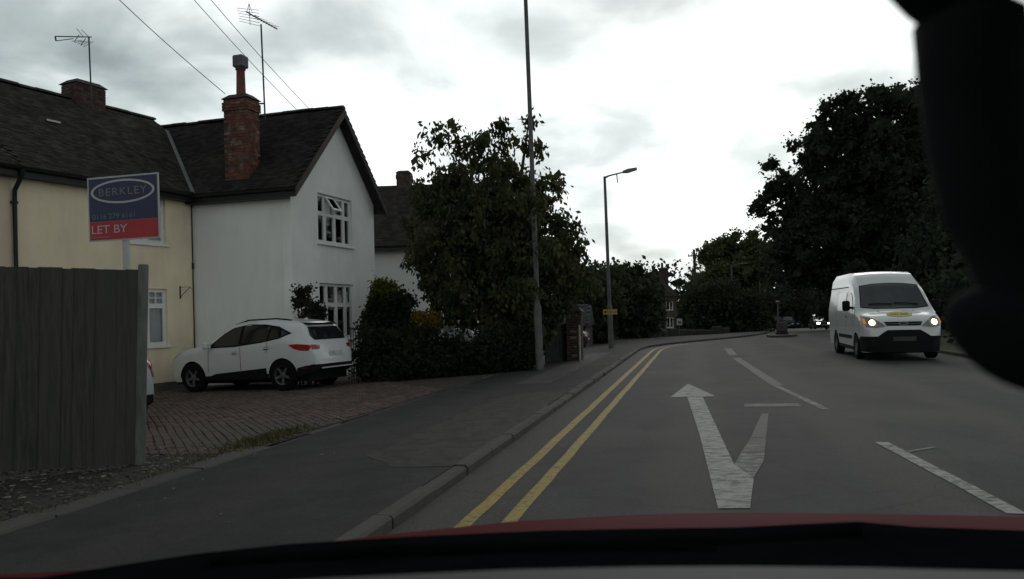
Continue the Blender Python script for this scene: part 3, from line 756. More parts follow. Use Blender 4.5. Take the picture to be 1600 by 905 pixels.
for sgn, x_e, m_ in ((1, -ov, woodd), (-1, GW + ov, mat('dark_board', (0.028, 0.026, 0.025), .8, .3, 5))):
    mb = MB(); dn = .24
    p = [(x_e, zE - .02), (GW / 2, zR - .02), (GW / 2, zR - dn), (x_e, zE - dn)]
    mb.add([(x, -ovf - .035, z) for x, z in p] + [(x, -ovf - .003, z) for x, z in p], [(0, 1, 2, 3), (7, 6, 5, 4), (0, 4, 5, 1), (1, 5, 6, 2), (2, 6, 7, 3), (3, 7, 4, 0)])
    obj('bargeboard', mb, m_, wr)
    mb = MB(); p = [(x_e + sgn * .05, zE - T - .005), (GW / 2, zR - T - .005 - .02)]
    mb.add([(p[0][0], -ovf, p[0][1] - .01), (p[1][0], -ovf, p[1][1]), (p[1][0], -.01, p[1][1]), (p[0][0], -.01, p[0][1] - .01)], [(0, 1, 2, 3)]); obj('soffit', mb, m_, wr)
gutter(we, (-ov - .06, -ovf, zE - .03), (-ov - .06, 2.75, zE - .03))
mb = MB(); mb.box(-ov, -ov + .03, -ovf + .01, 2.9, zE - .24, zE - T - .003); mb.box(-ov + .03, 0, -.0, 2.9, zE - .24, zE - .21); obj('fascia', mb, blackp, we)
st = brick_stack(we, 0.02, 0.52, 1.20, 1.90, 5.10, 7.30, ('-x', '-y'))
# pot with square cowl
mb = MB(); mb.lathe([(.13, 0), (.14, .03), (.12, .06), (.105, .66), (.13, .68), (.13, .72)], 16, Matrix.Translation((.27, 1.55, 7.38)))
obj('chimney_pot', mb, mat('terracotta', (0.13, 0.045, 0.035), .85, .3, 6), st, smooth=40)
mb = MB(); mb.box(.12, .42, 1.40, 1.70, 8.11, 8.42); obj('cowl', mb, mat('cowl', (0.10, 0.10, 0.105), .7, .3, 6), st, bevel=.03)
mb = MB(); mb.box(-.02, .58, 1.12, 1.98, 5.02, 5.09); obj('flashing', mb, lead, st)

# valley strip between the two roofs
def plane(e, pts):
    q = [e.matrix_basis @ Vector(p) for p in pts]; n = (q[1] - q[0]).cross(q[2] - q[0]).normalized()
    if n.z < 0: n = -n
    return n, n.dot(q[0])
n1, d1 = plane(ye, [(0, -.3, ze + .03), (1, -.3, ze + .03), (0, 3.2, 7.65)])
n2, d2 = plane(we, [(-ov, 0, zE + .03), (-ov, 1, zE + .03), (GW / 2, 0, zR + .03)])
dv = n1.cross(n2).normalized()
if dv.z < 0: dv = -dv
def on_both(z):
    a = np.array([list(n1), list(n2), [0, 0, 1]]); return Vector(np.linalg.solve(a, np.array([d1, d2, z])))
za = (A0.z + ze) - .02; zb_ = RZ + C0.z - .15
va, vb = on_both(za), on_both(zb_)
inv = we.matrix_basis.inverted()
s1 = (dv.cross(n1)).normalized(); s2 = (dv.cross(n2)).normalized()
if s1.dot(A0 - va) < 0: s1 = -s1
if s2.dot(C0 - va) < 0: s2 = -s2
upv = Vector((0, 0, .03))
mb = MB(); mb.add([inv @ p for p in (va + upv, va + s1 * .12 + upv, vb + s1 * .12 + upv, vb + upv, va + s2 * .26 + upv, vb + s2 * .26 + upv)], [(0, 1, 2, 3), (4, 0, 3, 5)])
vo = obj('valley_lining', mb, lead, wr)

# ---- house with wide dark roof behind the street tree (faces the camera)
H3 = empty('roadside_house', (-10.0, 37.5, -0.3), R(-4), 'pale rendered house with broad dark roof half hidden by the street tree', 'house')
mb = MB(); wall_open(mb, 0, 9.5, 0, 5.1, .25, [(6.2, 8.2, 1.0, 2.3), (2.0, 3.2, 3.3, 4.5), (2.0, 3.2, .9, 2.2)])
mb.box(0, .25, .25, 7, 0, 5.1); mb.box(9.25, 9.5, .25, 7, 0, 5.1); mb.box(.25, 9.25, 6.75, 7, 0, 5.1)
obj('wall', mb, mat('grey_render', (0.50, 0.495, 0.475), .9, .06, 1.2), H3)
window(H3, 6.2, 8.2, 1.0, 2.3, [.33, .67], .35); window(H3, 2, 3.2, 3.3, 4.5, [.5], .3); window(H3, 2, 3.2, .9, 2.2, [.5], .3)
mb = MB()
ze3 = 4.98
mb.add([(-.4, -.4, ze3), (9.9, -.4, ze3), (9.9, 7.4, ze3), (-.4, 7.4, ze3), (2.6, 3.5, 8.4), (9.9, 3.5, 8.4)], [(0, 1, 5, 4), (1, 2, 5), (2, 3, 4, 5), (3, 0, 4), (0, 3, 2, 1)])
r3 = obj('roof', mb, tileb, H3)
tile3 = mat('roof_tile_brown', (0.030, 0.025, 0.023), .9, .4, 2, island=.4)
L3 = math.hypot(3.9, 8.4 - ze3)
tiles(r3, (-.4, -.43, ze3 - .03), (1, 0, 0), (0, 3.9 / L3, (8.4 - ze3) / L3), 10.3, L3, tile3, gw=.25, gl=.2, keep=lambda p: p[:, 0] > -.4 + (p[:, 1] + .4) * 3.0 / 3.9)
mb = MB(); mb.box(-.4, 9.9, -.45, -.41, ze3 - .22, ze3); obj('fascia', mb, blackp, H3)
brick_stack(H3, 4.1, 4.8, 3.2, 3.8, 7.4, 9.0, ())
gutter(H3, (-.4, -.5, ze3), (9.9, -.5, ze3))

# ---- low outbuilding with slate roof behind the gateway
OB = empty('outbuilding', (0.9, 34.0, -0.25), R(-10), 'low grey slate roofed outbuilding between the lamp column and the brick gate pier', 'building')
mb = MB(); mb.box(0, 2.2, 0, 4, 0, 1.15); obj('wall', mb, mat('old_brick', (0.07, 0.05, 0.042), .9, .4, 5), OB)
mb = MB(); mb.add([(-.2, -.25, 1.1), (3.4, -.25, 1.1), (3.4, 2, 2.0), (-.2, 2, 2.0), (-.2, 4.25, 1.1), (3.4, 4.25, 1.1)], [(0, 1, 2, 3), (3, 2, 5, 4), (0, 3, 4), (1, 5, 2), (0, 4, 5, 1)]); mb.v = [(x * .68, y, z) for x, y, z in mb.v]
ro = obj('roof', mb, tileb, OB)
Lo = math.hypot(2.25, .9)
tiles(ro, (-.2, -.27, 1.09), (1, 0, 0), (0, 2.25 / Lo, .9 / Lo), 2.4, Lo, mat('slate', (0.045, 0.047, 0.048), .7, .25, 3, island=.25), gw=.3, gl=.22)
mb = MB(); mb.box(1.0, 1.9, -.02, .05, .1, 1.05); obj('door', mb, mat('door_dark', (0.02, 0.03, 0.025), .6), OB)

# ---- brick house far down the road
FH = empty('brick_house', (11.5, 96.0, -1.45), R(-8), 'distant brick house with single chimney seen past the roadside trees', 'house')
mb = MB(); wall_open(mb, 0, 8.2, 0, 4.6, .25, [(6.9, 7.7, 2.9, 3.9), (6.9, 7.7, .8, 2.0)]); mb.box(7.95, 8.2, .25, 7, 0, 4.6); mb.box(0, .25, .25, 7, 0, 4.6)
obj('wall', mb, mat('far_brick', (0.115, 0.078, 0.066), .9, .3, 3), FH)
window(FH, 6.9, 7.7, 2.9, 3.9, [.5], None, nets=False, fw=.04); window(FH, 6.9, 7.7, .8, 2.0, [.5], None, nets=False, fw=.04)
mb = MB(); mb.add([(-.3, -.3, 4.5), (8.5, -.3, 4.5), (8.5, 7.3, 4.5), (-.3, 7.3, 4.5), (2.5, 3.5, 7.3), (6.2, 3.5, 7.3)], [(0, 1, 5, 4), (1, 2, 5), (2, 3, 4, 5), (3, 0, 4), (0, 3, 2, 1)])
rr = obj('roof', mb, tile3, FH)
mb = MB(); mb.box(6.3, 7.4, 3.2, 4.1, 5.6, 7.9); mb.box(6.2, 7.5, 3.1, 4.2, 7.9, 8.1); ch = obj('chimney', mb, mat('far_chimney', (0.06, 0.045, 0.04), .9), FH)
mb = MB(); mb.lathe([(.17, 0), (.13, .6), (.16, .65)], 10, Matrix.Translation((6.7, 3.65, 8.1))); obj('chimney_pot', mb, 'far_chimney', ch)
# ================================================================== VEGETATION
def leafmat(name, c, c2, island=0.35):
    m = mat(name, c, 0.85, 0.3, 0.9, island=island, col2=c2, spec=0.12, detail=3)
    n, l = m.node_tree.nodes, m.node_tree.links
    b = n['Principled BSDF']; out = n['Material Output']; src = b.inputs['Base Color'].links[0].from_socket
    tr = n.new('ShaderNodeBsdfTranslucent'); l.new(src, tr.inputs[0])
    mx = n.new('ShaderNodeMixShader'); mx.inputs[0].default_value = 0.35
    l.new(b.outputs[0], mx.inputs[1]); l.new(tr.outputs[0], mx.inputs[2]); l.new(mx.outputs[0], out.inputs[0])
    return m
def clumps(lobes, r_c, dens, seed, flat=.8):
    """break big lobes into many small leaf clumps, so that gaps and light and dark clumps show"""
    r = np.random.default_rng(seed); out = []
    for c, rad, *_ in lobes:
        vol = rad[0] * rad[1] * rad[2]; k = max(1, int(dens * vol / r_c ** 3))
        for _i in range(k):
            d = r.normal(size=3); d /= np.linalg.norm(d); q = d * (r.random() ** .45) * np.array(rad)
            rr = r_c * r.uniform(.6, 1.25); out.append((Vector(c) + Vector(q), (rr, rr, rr * flat)))
    return out
def leaf_cloud(name, lobes, n, size, m, parent, seed, droop=0.3, shell=0.75, long=1.6, kind=None, inner=0.12):
    """leaf-sized quads in the outer volume of many lobes [(centre, (rx,ry,rz), weight)]"""
    r = np.random.default_rng(seed)
    w = np.array([l[2] if len(l) > 2 else l[1][0] * l[1][2] for l in lobes], float); w /= w.sum()
    cnt = r.multinomial(n, w)
    V = []
    for (c, rad, *_), k in zip(lobes, cnt):
        if k == 0: continue
        d = r.normal(size=(k, 3)); d /= np.linalg.norm(d, axis=1)[:, None]
        rr_ = shell + (1 - shell) * r.random(k) ** 0.6
        rr_ = np.where(r.random(k) < 0.25, r.random(k) ** (1 / 3), rr_)
        # twig clusters: jitter leaves around sprig centres
        q = max(1, k // 16); sp = d[:q] * rr_[:q, None]; idx = r.integers(0, q, k)
        p = sp[idx] * np.array(rad) + r.normal(size=(k, 3)) * size * 1.35 + np.array(c)
        a = r.normal(size=(k, 3)); a[:, 2] -= droop * 2; a /= np.linalg.norm(a, axis=1)[:, None]
        b = np.cross(a, r.normal(size=(k, 3))); b /= np.linalg.norm(b, axis=1)[:, None]
        s = size * r.uniform(.55, 1.35, k)[:, None]
        V.append(np.stack([p, p + a * s * long * .5 + b * s * .5, p + a * s * long, p + a * s * long * .5 - b * s * .5], 1).reshape(-1, 3))
    for (c, rad, *_), k in zip(lobes, cnt):                 # sparse larger leaves fill the inside of the crown
        k = max(4, int(k * inner)); d = r.normal(size=(k, 3)); d /= np.linalg.norm(d, axis=1)[:, None]
        p = d * (r.random(k) ** (1 / 3))[:, None] * np.array(rad) * .78 + np.array(c)
        a = r.normal(size=(k, 3)); a /= np.linalg.norm(a, axis=1)[:, None]
        b = np.cross(a, r.normal(size=(k, 3))); b /= np.linalg.norm(b, axis=1)[:, None]
        s = size * r.uniform(1.6, 2.8, k)[:, None]
        V.append(np.stack([p - a * s, p + b * s * .6, p + a * s, p - b * s * .6], 1).reshape(-1, 3))
    V = np.concatenate(V); Fc = np.arange(len(V)).reshape(-1, 4)
    return obj_raw(name, V, Fc, m, parent, kind=kind)
def limbs(base, tops, r0, seed):
    r = random.Random(seed); mb = MB(); base = Vector(base)
    for tp, frac, rr_ in tops:
        tp = Vector(tp); pts = []
        st_ = Vector((base.x, base.y, base.z + (tp.z - base.z) * frac))
        for i in range(7):
            f = i / 6; p = st_.lerp(tp, f) + Vector((r.uniform(-1, 1), r.uniform(-1, 1), 0)) * (0.10 * (tp - st_).length * .5 * math.sin(f * 3.14))
            pts.append(p)
        mb.tube(pts, [rr_ * (1 - .85 * i / 6) for i in range(7)], 7)
    return mb
bark = mat('bark', (0.045, 0.038, 0.03), .95, .4, 4, bump=.8, bscale=20, stretch=(1, 1, .3), bdist=.04)
def tree(name, base, lobes, n, size, m, seed, label, cat='tree', r0=.18, group=None, droop=.3, shell=.72, long=1.6, inner=.12):
    base = Vector(base); e = empty(name, base, 0, label, cat, group)
    L = [((Vector(c) - base), r_, *w) for c, r_, *w in lobes]
    top = max(L, key=lambda l: l[0].z)[0]
    mb = MB(); n_ = 8
    mb.tube([(0, 0, -.2), (0, 0, .3), (top.x * .2, top.y * .2, top.z * .35), (top.x * .6, top.y * .6, top.z * .7), (top.x, top.y, top.z)], [r0 * 1.4, r0, r0 * .85, r0 * .55, r0 * .15], 9)
    obj('trunk', mb, bark, e, smooth=60)
    tops = [(l[0], random.Random(seed + i).uniform(.2, .6), r0 * .4) for i, l in enumerate(L) if l[0].length > .5]; tops = tops[::max(1, len(tops) // 26)]
    obj('limb', limbs((0, 0, 0), tops, r0, seed), bark, e, smooth=60)
    leaf_cloud('crown', [(tuple(l[0]), l[1], *l[2:]) for l in L], n, size, m, e, seed, droop, shell, long, None, inner)
    return e
def PL(px, py, Y, rpx, ry=None, rz=None):
    """lobe from picture position and depth: real radius in metres from its apparent size"""
    r_ = rpx * Y / FPX
    return (P(px, py, Y), (r_, ry or r_, rz or r_))

# street tree behind the first lamp column
leaf1 = leafmat('leaf_street', (0.050, 0.068, 0.032), (0.090, 0.086, 0.042))
LB = [PL(770, 430, 22.6, 105, 1.9), PL(700, 400, 22.4, 62), PL(850, 400, 22.4, 66), PL(770, 330, 22.6, 85), PL(700, 305, 22.4, 52), PL(655, 268, 22.5, 20),
      PL(675, 215, 22.4, 16), PL(708, 190, 22.4, 15), PL(712, 225, 22.4, 24), PL(745, 235, 22.4, 34), PL(785, 215, 22.4, 28), PL(787, 185, 22.4, 14), PL(835, 190, 22.6, 16), PL(832, 230, 22.6, 24),
      PL(838, 300, 22.4, 40), PL(858, 275, 22.4, 13), PL(650, 345, 22.6, 26), PL(665, 245, 22.6, 20), PL(880, 350, 22.4, 28), PL(905, 385, 22.4, 22), PL(890, 425, 22.4, 36), PL(655, 425, 22.3, 20),
      PL(690, 432, 22.3, 24), PL(785, 485, 22.3, 44), PL(832, 330, 19.2, 22), PL(840, 390, 19.2, 26), PL(834, 440, 19.3, 22), PL(830, 295, 19.3, 14), PL(840, 480, 22.3, 55), PL(900, 455, 22.6, 28)]
tb = Vector((-0.25, 22.5, zg(-0.25, 22.5)))
tree('street_tree', tb, clumps(LB, .25, .55, 3, 1.1), 40000, 0.078, leaf1, 11, 'broad-leaved street tree with ragged brown-green crown behind the near lamp column', droop=.9, r0=.12, shell=.35, long=2.0, inner=.03)

# hedge along the drive, one mass of leaves on a stem frame
leafh = leafmat('leaf_hedge', (0.016, 0.024, 0.013), (0.030, 0.040, 0.020))
def bush(name, lobes, n, size, m, seed, label, cat, stems=5, group=None, droop=.2, shell=.7):
    c = sum((Vector(l[0]) for l in lobes), Vector()) / len(lobes); base = Vector((c.x, c.y, zg(c.x, c.y)))
    e = empty(name, base, 0, label, cat, group)
    L = [((Vector(l[0]) - base), *l[1:]) for l in lobes]
    mb = MB(); r = random.Random(seed)
    for i in range(max(stems, len(L))):
        l = L[i % len(L)]; t_ = l[0] + Vector((r.uniform(-.5, .5) * l[1][0], r.uniform(-.5, .5) * l[1][1], l[1][2] * .5)); b_ = Vector((t_.x * .9, t_.y * .9, zg(base.x + t_.x * .9, base.y + t_.y * .9) - base.z - .05))
        mb.tube([b_, b_.lerp(t_, .5) + Vector((r.uniform(-.06, .06), r.uniform(-.06, .06), 0)), t_], [.035, .025, .008], 6)
    obj('stem', mb, bark, e); leaf_cloud('foliage', [(tuple(l[0]), *l[1:]) for l in L], n, size, m, e, seed, droop, shell, 1.7)
    return e
def lobe(x, y, z0, z1, rx, ry): return (Vector((x, y, (z0 + z1) / 2)), (rx, ry, (z1 - z0) / 2))
HL = []
for i in range(12):
    f = i / 11; x, y = -3.35 + 3.6 * f, 19.0 + 1.5 * f + random.uniform(-.1, .1); g = zg(x, y)
    h = (1.25 if f < .42 or f > .85 else .95) + random.uniform(-.1, .1)
    HL += [lobe(x, y, g - .05, g + h, .42, .55), lobe(x, y - .2, g - .1, g + .7, .4, .55)]
bush('hedge', HL, 16000, 0.06, leafh, 21, 'clipped dark hedge along the far side of the paved drive', 'hedge', 14, shell=.8)
# conifer with yellow tip, between the white gable and the street tree
bush('conifer_shrub', [PL(597, 488, 21.4, 26), PL(618, 484, 21.4, 26), PL(632, 472, 21.8, 16), PL(590, 512, 21.2, 30), PL(626, 515, 21.2, 28)], 7000, 0.06, leafh, 22, 'tall dark evergreen shrub in front of the white gable corner', 'shrub')
leafy = leafmat('leaf_gold', (0.16, 0.14, 0.02), (0.09, 0.11, 0.022))
bush('golden_shrub', [PL(594, 447, 21.6, 11), PL(612, 453, 21.6, 11), PL(603, 468, 21.6, 18)], 2600, 0.05, leafy, 23, 'yellow-green shrub top showing above the dark evergreen beside the white gable', 'shrub')
leafo = leafmat('leaf_ochre', (0.20, 0.13, 0.015), (0.24, 0.16, 0.025))
bush('ochre_shrub', [PL(655, 500, 21.3, 13), PL(674, 501, 21.3, 15), PL(664, 515, 21.3, 19)], 2600, 0.045, leafo, 24, 'rounded ochre-yellow shrub above the hedge by the hidden car', 'shrub')
bush('climbing_shrub', [PL(470, 470, 19.0, 13), PL(485, 480, 19.0, 15), PL(497, 488, 19.1, 14), PL(466, 455, 19.0, 7), PL(480, 452, 19.0, 6), PL(483, 505, 18.9, 20)], 1500, 0.05, leafh, 25, 'straggly dark climber at the near corner of the white gable wall', 'climber', shell=.4)
bush('wall_climber', [PL(577, 470, 21.9, 6), PL(581, 458, 22.0, 5), PL(575, 492, 21.6, 9), PL(583, 480, 22.0, 7), PL(578, 510, 21.4, 12)], 520, 0.05, leafh, 26, 'thin climber on the white wall right of the lower gable window', 'climber', shell=.3)
bush('boundary_shrub', [PL(755, 560, 20.6, 24), PL(795, 540, 21, 36), PL(820, 545, 21.4, 22), PL(700, 556, 20.2, 28)], 6000, .06, leafh, 27, 'dense dark shrub under the street tree at the pavement edge', 'shrub')
# shrubs and trees beyond, left of the road
leaff = leafmat('leaf_far', (0.030, 0.043, 0.024), (0.052, 0.065, 0.034))
tree('garden_tree', (7.0, 52, zg(7.0, 52)), [PL(970, 475, 50, 62, 3), PL(992, 460, 50, 30), PL(940, 460, 48, 40), PL(975, 440, 50, 20), PL(1010, 485, 50, 24), PL(962, 425, 50, 9), PL(995, 428, 50, 14), PL(1008, 440, 50, 8), PL(925, 440, 46, 22), PL(985, 510, 49, 42)], 9000, .20, leaff, 31, 'dark garden tree behind the second lamp column', shell=.7)
tree('roadside_tree', (4.6, 40, zg(4.6, 40)), [PL(915, 450, 40, 35), PL(935, 480, 40, 42), PL(900, 480, 40, 40), PL(890, 440, 41, 22), PL(930, 515, 39, 34)], 5500, .16, leaff, 32, 'dark bushy tree just left of the yellow diversion sign')
HX = []
for i, (px, py, r_) in enumerate([(1082, 480, 22), (1095, 470, 30), (1125, 468, 32), (1150, 475, 28), (1172, 480, 26), (1085, 505, 28), (1115, 505, 30), (1150, 505, 30), (1180, 500, 26), (1070, 504, 12)]): HX.append(PL(px, py, 62, r_, 2.2))
bush('roadside_hedge', HX, 9000, .17, leaff, 33, 'tall dark hedge behind the low garden wall beyond the bend', 'hedge')
leafp = leafmat('leaf_poplar', (0.085, 0.10, 0.048), (0.13, 0.14, 0.066))
tree('bend_tree', (23.5, 88, -1.2), clumps([PL(1110, 385, 88, 20), PL(1100, 405, 88, 16), PL(1135, 378, 88, 20), PL(1160, 375, 88, 20), PL(1180, 385, 88, 24), PL(1150, 405, 88, 34, 2.5), PL(1120, 412, 88, 16), PL(1175, 420, 88, 40, 3), PL(1140, 440, 86, 34, 3), PL(1110, 450, 86, 26), PL(1092, 435, 88, 7), PL(1205, 400, 88, 26)], .75, .7, 5), 16000, .24, leafp, 34, 'paler open-crowned tree standing at the far bend of the road', shell=.7)
leafb = leafmat('leaf_big', (0.025, 0.035, 0.024), (0.043, 0.053, 0.033))
big_l = [PL(1330, 300, 66, 100, 6), PL(1250, 320, 66, 60), PL(1400, 230, 66, 100, 6), PL(1330, 205, 66, 52), PL(1280, 235, 66, 40), PL(1225, 290, 66, 32), PL(1205, 305, 66, 22), PL(1212, 260, 66, 14), PL(1192, 330, 66, 12),
         PL(1265, 195, 66, 13), PL(1290, 175, 66, 17), PL(1335, 155, 66, 18), PL(1370, 155, 66, 22), PL(1400, 145, 66, 24), PL(1440, 150, 66, 34), PL(1240, 400, 64, 60), PL(1320, 410, 64, 90, 5), PL(1420, 380, 64, 100, 6), PL(1480, 250, 66, 90, 5), PL(1210, 360, 66, 30), PL(1500, 330, 64, 100, 5)]
tree('lime_tree', (33.0, 62, -.6), clumps(big_l, .95, .55, 4) + [(c, tuple(.7 * q for q in r_)) for c, r_ in big_l], 60000, .20, leafb, 35, 'huge dark tree towering over the road behind the white van', r0=.45, shell=.75, inner=.3)
tree('verge_tree', (24.5, 44, .05), [PL(1560, 330, 46, 110, 4), PL(1500, 400, 45, 90, 3), PL(1600, 400, 45, 120, 4), PL(1470, 440, 44, 60, 2.5)], 16000, .22, leafb, 36, 'dark verge tree behind the black mount at the road edge', r0=.3, shell=.75, inner=.3)
VL = []
for i in range(14):
    t_ = 34 + i * 4.2; k = K(t_, ROADW + 2.6 + random.uniform(-.4, .4)); h_ = random.uniform(2.6, 3.6)
    VL.append((Vector((k.x, k.y, k.z + h_ / 2)), (2.3, 1.5, h_ / 2)))
def bush2(*a, **k): return bush(*a, **k)
bush2('verge_hedge', VL, 15000, .15, leafb, 37, 'long dark hedge lining the far side of the road behind the van', 'hedge', 14)
VL = []
for i in range(12):
    t_ = 104 + i * 3.2; k = K(t_, -3 + i * 1.6); VL.append((Vector((k.x, k.y, k.z + 2.6)), (3.4, 2.0, 3.2)))
bush2('far_hedge', VL, 7000, .3, leafb, 38, 'far dark hedge closing the view down the road', 'hedge', 12)
# distant wood on the left beyond the houses, low on the horizon
WL = []
for i in range(26):
    x = -30 + i * 4.6 + random.uniform(-1, 1); y = 125 + random.uniform(-5, 5); h_ = random.uniform(4.5, 7)
    WL.append((Vector((x, y, -1.5 + h_ / 2)), (3.6, 3, h_ / 2)))
e = leaf_cloud('far_wood', WL, 9000, .38, leaff, None, 39, kind='stuff'); tag(e, 'distant band of dark trees beyond the houses', 'wood')

WL = []
for i in range(16):
    x = 22 + i * 4.0 + random.uniform(-1, 1); y = 118 + random.uniform(-4, 4); h_ = random.uniform(9, 13)
    WL.append((Vector((x, y, -1.5 + h_ / 2)), (3.6, 3, h_ / 2)))
e = leaf_cloud('roadside_wood', WL, 9000, .45, leafb, None, 40, kind='stuff'); tag(e, 'dark wood closing the view below the huge tree', 'wood')
# ================================================================== STREET FURNITURE
galv = mat('galvanised', (0.16, 0.165, 0.165), .6, .2, 5, metal=.3)
galvd = mat('weathered_steel', (0.10, 0.105, 0.10), .7, .25, 4, metal=.2)
# ---- close-board fence
plankm = objrand('fence_plank', (0.055, 0.052, 0.043), (0.064, 0.060, 0.051), rough=.95, var=.35, scale=5, stretch=(6, 6, .5), bump=.5, bscale=14, bdist=.01, stain=((0.026, 0.034, 0.025), 1.4, .8))
postm = mat('fence_post', (0.12, 0.118, 0.11), .95, .3, 4, stretch=(3, 3, .6), bump=.4, bscale=25)
FA = math.atan2(0.41, 0.91)
fe = empty('timber_fence', (-3.90, 8.33, -.04), FA, 'dark weathered close-board timber fence with grey end post', 'fence')
fe.rotation_euler = (0, R(2.0), FA)
mb = MB(); mb.box(-.055, .045, -.06, .05, -.15, 2.09); obj('post', mb, postm, fe, bevel=.012)
for i in range(30):
    x1 = -.055 - i * .098; h_ = 2.03 + random.uniform(-.007, .007) - i * .001
    mb = MB(); dy = random.uniform(-.004, .004)
    mb.add([(x1 - .118, -.030 + dy, .02), (x1, -.037 + dy, .02), (x1, -.030 + dy, .02), (x1 - .118, -.022 + dy, .02), (x1 - .118, -.030 + dy, h_), (x1, -.037 + dy, h_), (x1, -.030 + dy, h_), (x1 - .118, -.022 + dy, h_)],
           [(0, 1, 5, 4), (1, 2, 6, 5), (2, 3, 7, 6), (3, 0, 4, 7), (4, 5, 6, 7), (3, 2, 1, 0)])
    obj('plank', mb, plankm, fe)
for z in (.35, 1.05, 1.75):
    mb = MB(); mb.box(-3.0, -.05, -.02, .05, z, z + .08); obj('rail', mb, plankm, fe)
for xq in (-1.9,):
    mb = MB(); mb.box(xq - .05, xq + .05, -.015, .09, -.15, 2.0); obj('post', mb, postm, fe)

# ---- letting board on a post
sc_ = P(192.5, 324.5, 9.4)
se = empty('letting_board', (sc_.x, sc_.y, zp(-4.5)), R(-14), 'blue and red letting agent board on a white post behind the fence', 'sign')
hz = sc_.z - se.location.z
Mt = Matrix.Translation((0, 0, hz)) @ Matrix.Rotation(R(-0.6), 4, 'Y') @ Matrix.Scale(.95, 4) @ Matrix.Scale(1.2, 4, (1, 0, 0))
whiteb = mat('sign_white', (0.40, 0.40, 0.395), .5, .06, 6); navy = mat('sign_navy', (0.010, 0.019, 0.062), .4, .15, 4); redb = mat('sign_red', (0.36, 0.014, 0.020), .4, .15, 4); letg = mat('sign_grey', (0.15, 0.157, 0.17), .5, .05, 6)
mb = MB(); mb.box(-.43, .43, 0, .012, -.40, .40, Mt); bo = obj('board', mb, whiteb, se)
mb = MB(); mb.box(-.412, .412, -.004, -.001, -.155, .380, Mt); obj('navy_panel', mb, navy, bo)
mb = MB(); mb.box(-.412, .412, -.004, -.001, -.383, -.159, Mt); obj('red_panel', mb, redb, bo)
mb = MB(); n = 48; ring = []
for k in range(n):
    t = 2 * math.pi * k / n; c_, s_ = math.cos(t), math.sin(t)
    ring += [Mt @ Vector((.385 * c_, -.007, .205 + .148 * s_)), Mt @ Vector((.357 * c_, -.007, .205 + .124 * s_))]
mb.add(ring, [(2 * k, 2 * ((k + 1) % n), 2 * ((k + 1) % n) + 1, 2 * k + 1) for k in range(n)]); obj('oval_ring', mb, whiteb, bo)
def lettering(body, size, x, z, m, align='LEFT', sp=1.0, parent=bo, M=Mt, y=-.007, xs=1.0):
    me = text_mesh(body, size, align, sp)
    me.transform(M @ Matrix.Translation((x, y, z)) @ Matrix.Rotation(R(90), 4, 'X') @ Matrix.Scale(xs, 4, (1, 0, 0)))
    return link('lettering', me, m, parent)
lettering('BERKLEY', .135, 0, .160, letg, 'CENTER', 1.15)
lettering('0116 279 6161', .088, -.375, -.125, letg, sp=1.0)
lettering('LET BY', .145, -.395, -.305, whiteb)
lettering('www.                   .co.uk', .032, -.395, -.357, letg) if False else None
mb = MB(); mb.box(-.39, -.16, -.007, -.005, -.358, -.346, Mt); obj('small_print', mb, letg, bo)
mb = MB(); mb.box(-.035, .03, .013, .06, -.1, hz - .05); obj('post', mb, whiteb, se)

# ---- lamp columns
def lamp_column(px, py, h_, arm, label, lean=R(-.9), arm_dir=(1, 0), r=(.09, .07, .045), with_stub=False):
    g = G(px, py, 0.05); s_, t_ = ST(g.x, g.y); e = empty('street_lamp', (g.x, g.y, zp(min(s_, -.14)) - .02), 0, label, 'street lamp', 'street lamps along the road')
    e.rotation_euler = (0, lean, 0)
    mb = MB(); mb.tube([(0, 0, -.1), (0, 0, 1.6), (0, 0, 1.68)], [r[0] * 1.02, r[0], r[1]], 14); obj('base', mb, galvd, e, smooth=40)
    mb = MB(); mb.tube([(0, 0, 1.68), (0, 0, h_ * .6), (0, 0, h_)], [r[1], (r[1] + r[2]) / 2, r[2]], 14); obj('column', mb, galvd, e, smooth=40)
    ax, ay = arm_dir
    mb = MB(); mb.tube([(0, 0, h_ - .05), (ax * arm * .15, ay * arm * .15, h_ + .02), (ax * arm * .6, ay * arm * .6, h_ + .12)], [r[2] * .9, .03, .026], 8)
    if with_stub: mb.tube([(ax * arm * .4, ay * arm * .4, h_ + .08), (ax * arm * .42, ay * arm * .42, h_ - .28)], [.025, .02], 6)
    obj('bracket', mb, galvd, e, smooth=40)
    a = math.atan2(ay, ax); M = Matrix.Translation((ax * arm * .6, ay * arm * .6, h_ + .12)) @ Matrix.Rotation(a, 4, 'Z') @ Matrix.Rotation(R(-10), 4, 'Y')
    mb = MB(); mb.add([M @ Vector(q) for q in ((0, -.06, -.03), (0, .06, -.03), (0, .05, .05), (0, -.05, .05), (.2, -.12, -.06), (.2, .12, -.06), (.2, .09, .08), (.2, -.09, .08), (.55, -.1, -.03), (.55, .1, -.03), (.55, .07, .06), (.55, -.07, .06))],
                      [(0, 1, 2, 3), (0, 4, 5, 1), (1, 5, 6, 2), (2, 6, 7, 3), (3, 7, 4, 0), (4, 8, 9, 5), (5, 9, 10, 6), (6, 10, 11, 7), (7, 11, 8, 4), (8, 11, 10, 9)]); obj('lantern', mb, mat('lantern', (.12, .12, .12), .5), e)
    return e
lamp_column(843.5, 577, 11.0, 1.6, 'tall grey lamp column standing in front of the street tree', arm_dir=(.97, -.22), r=(.095, .065, .045))
l2 = lamp_column(955, 543.5, 6.6, 1.15, 'slim lamp column carrying the yellow diversion sign', arm_dir=(1, -.1), r=(.10, .075, .05), with_stub=True)
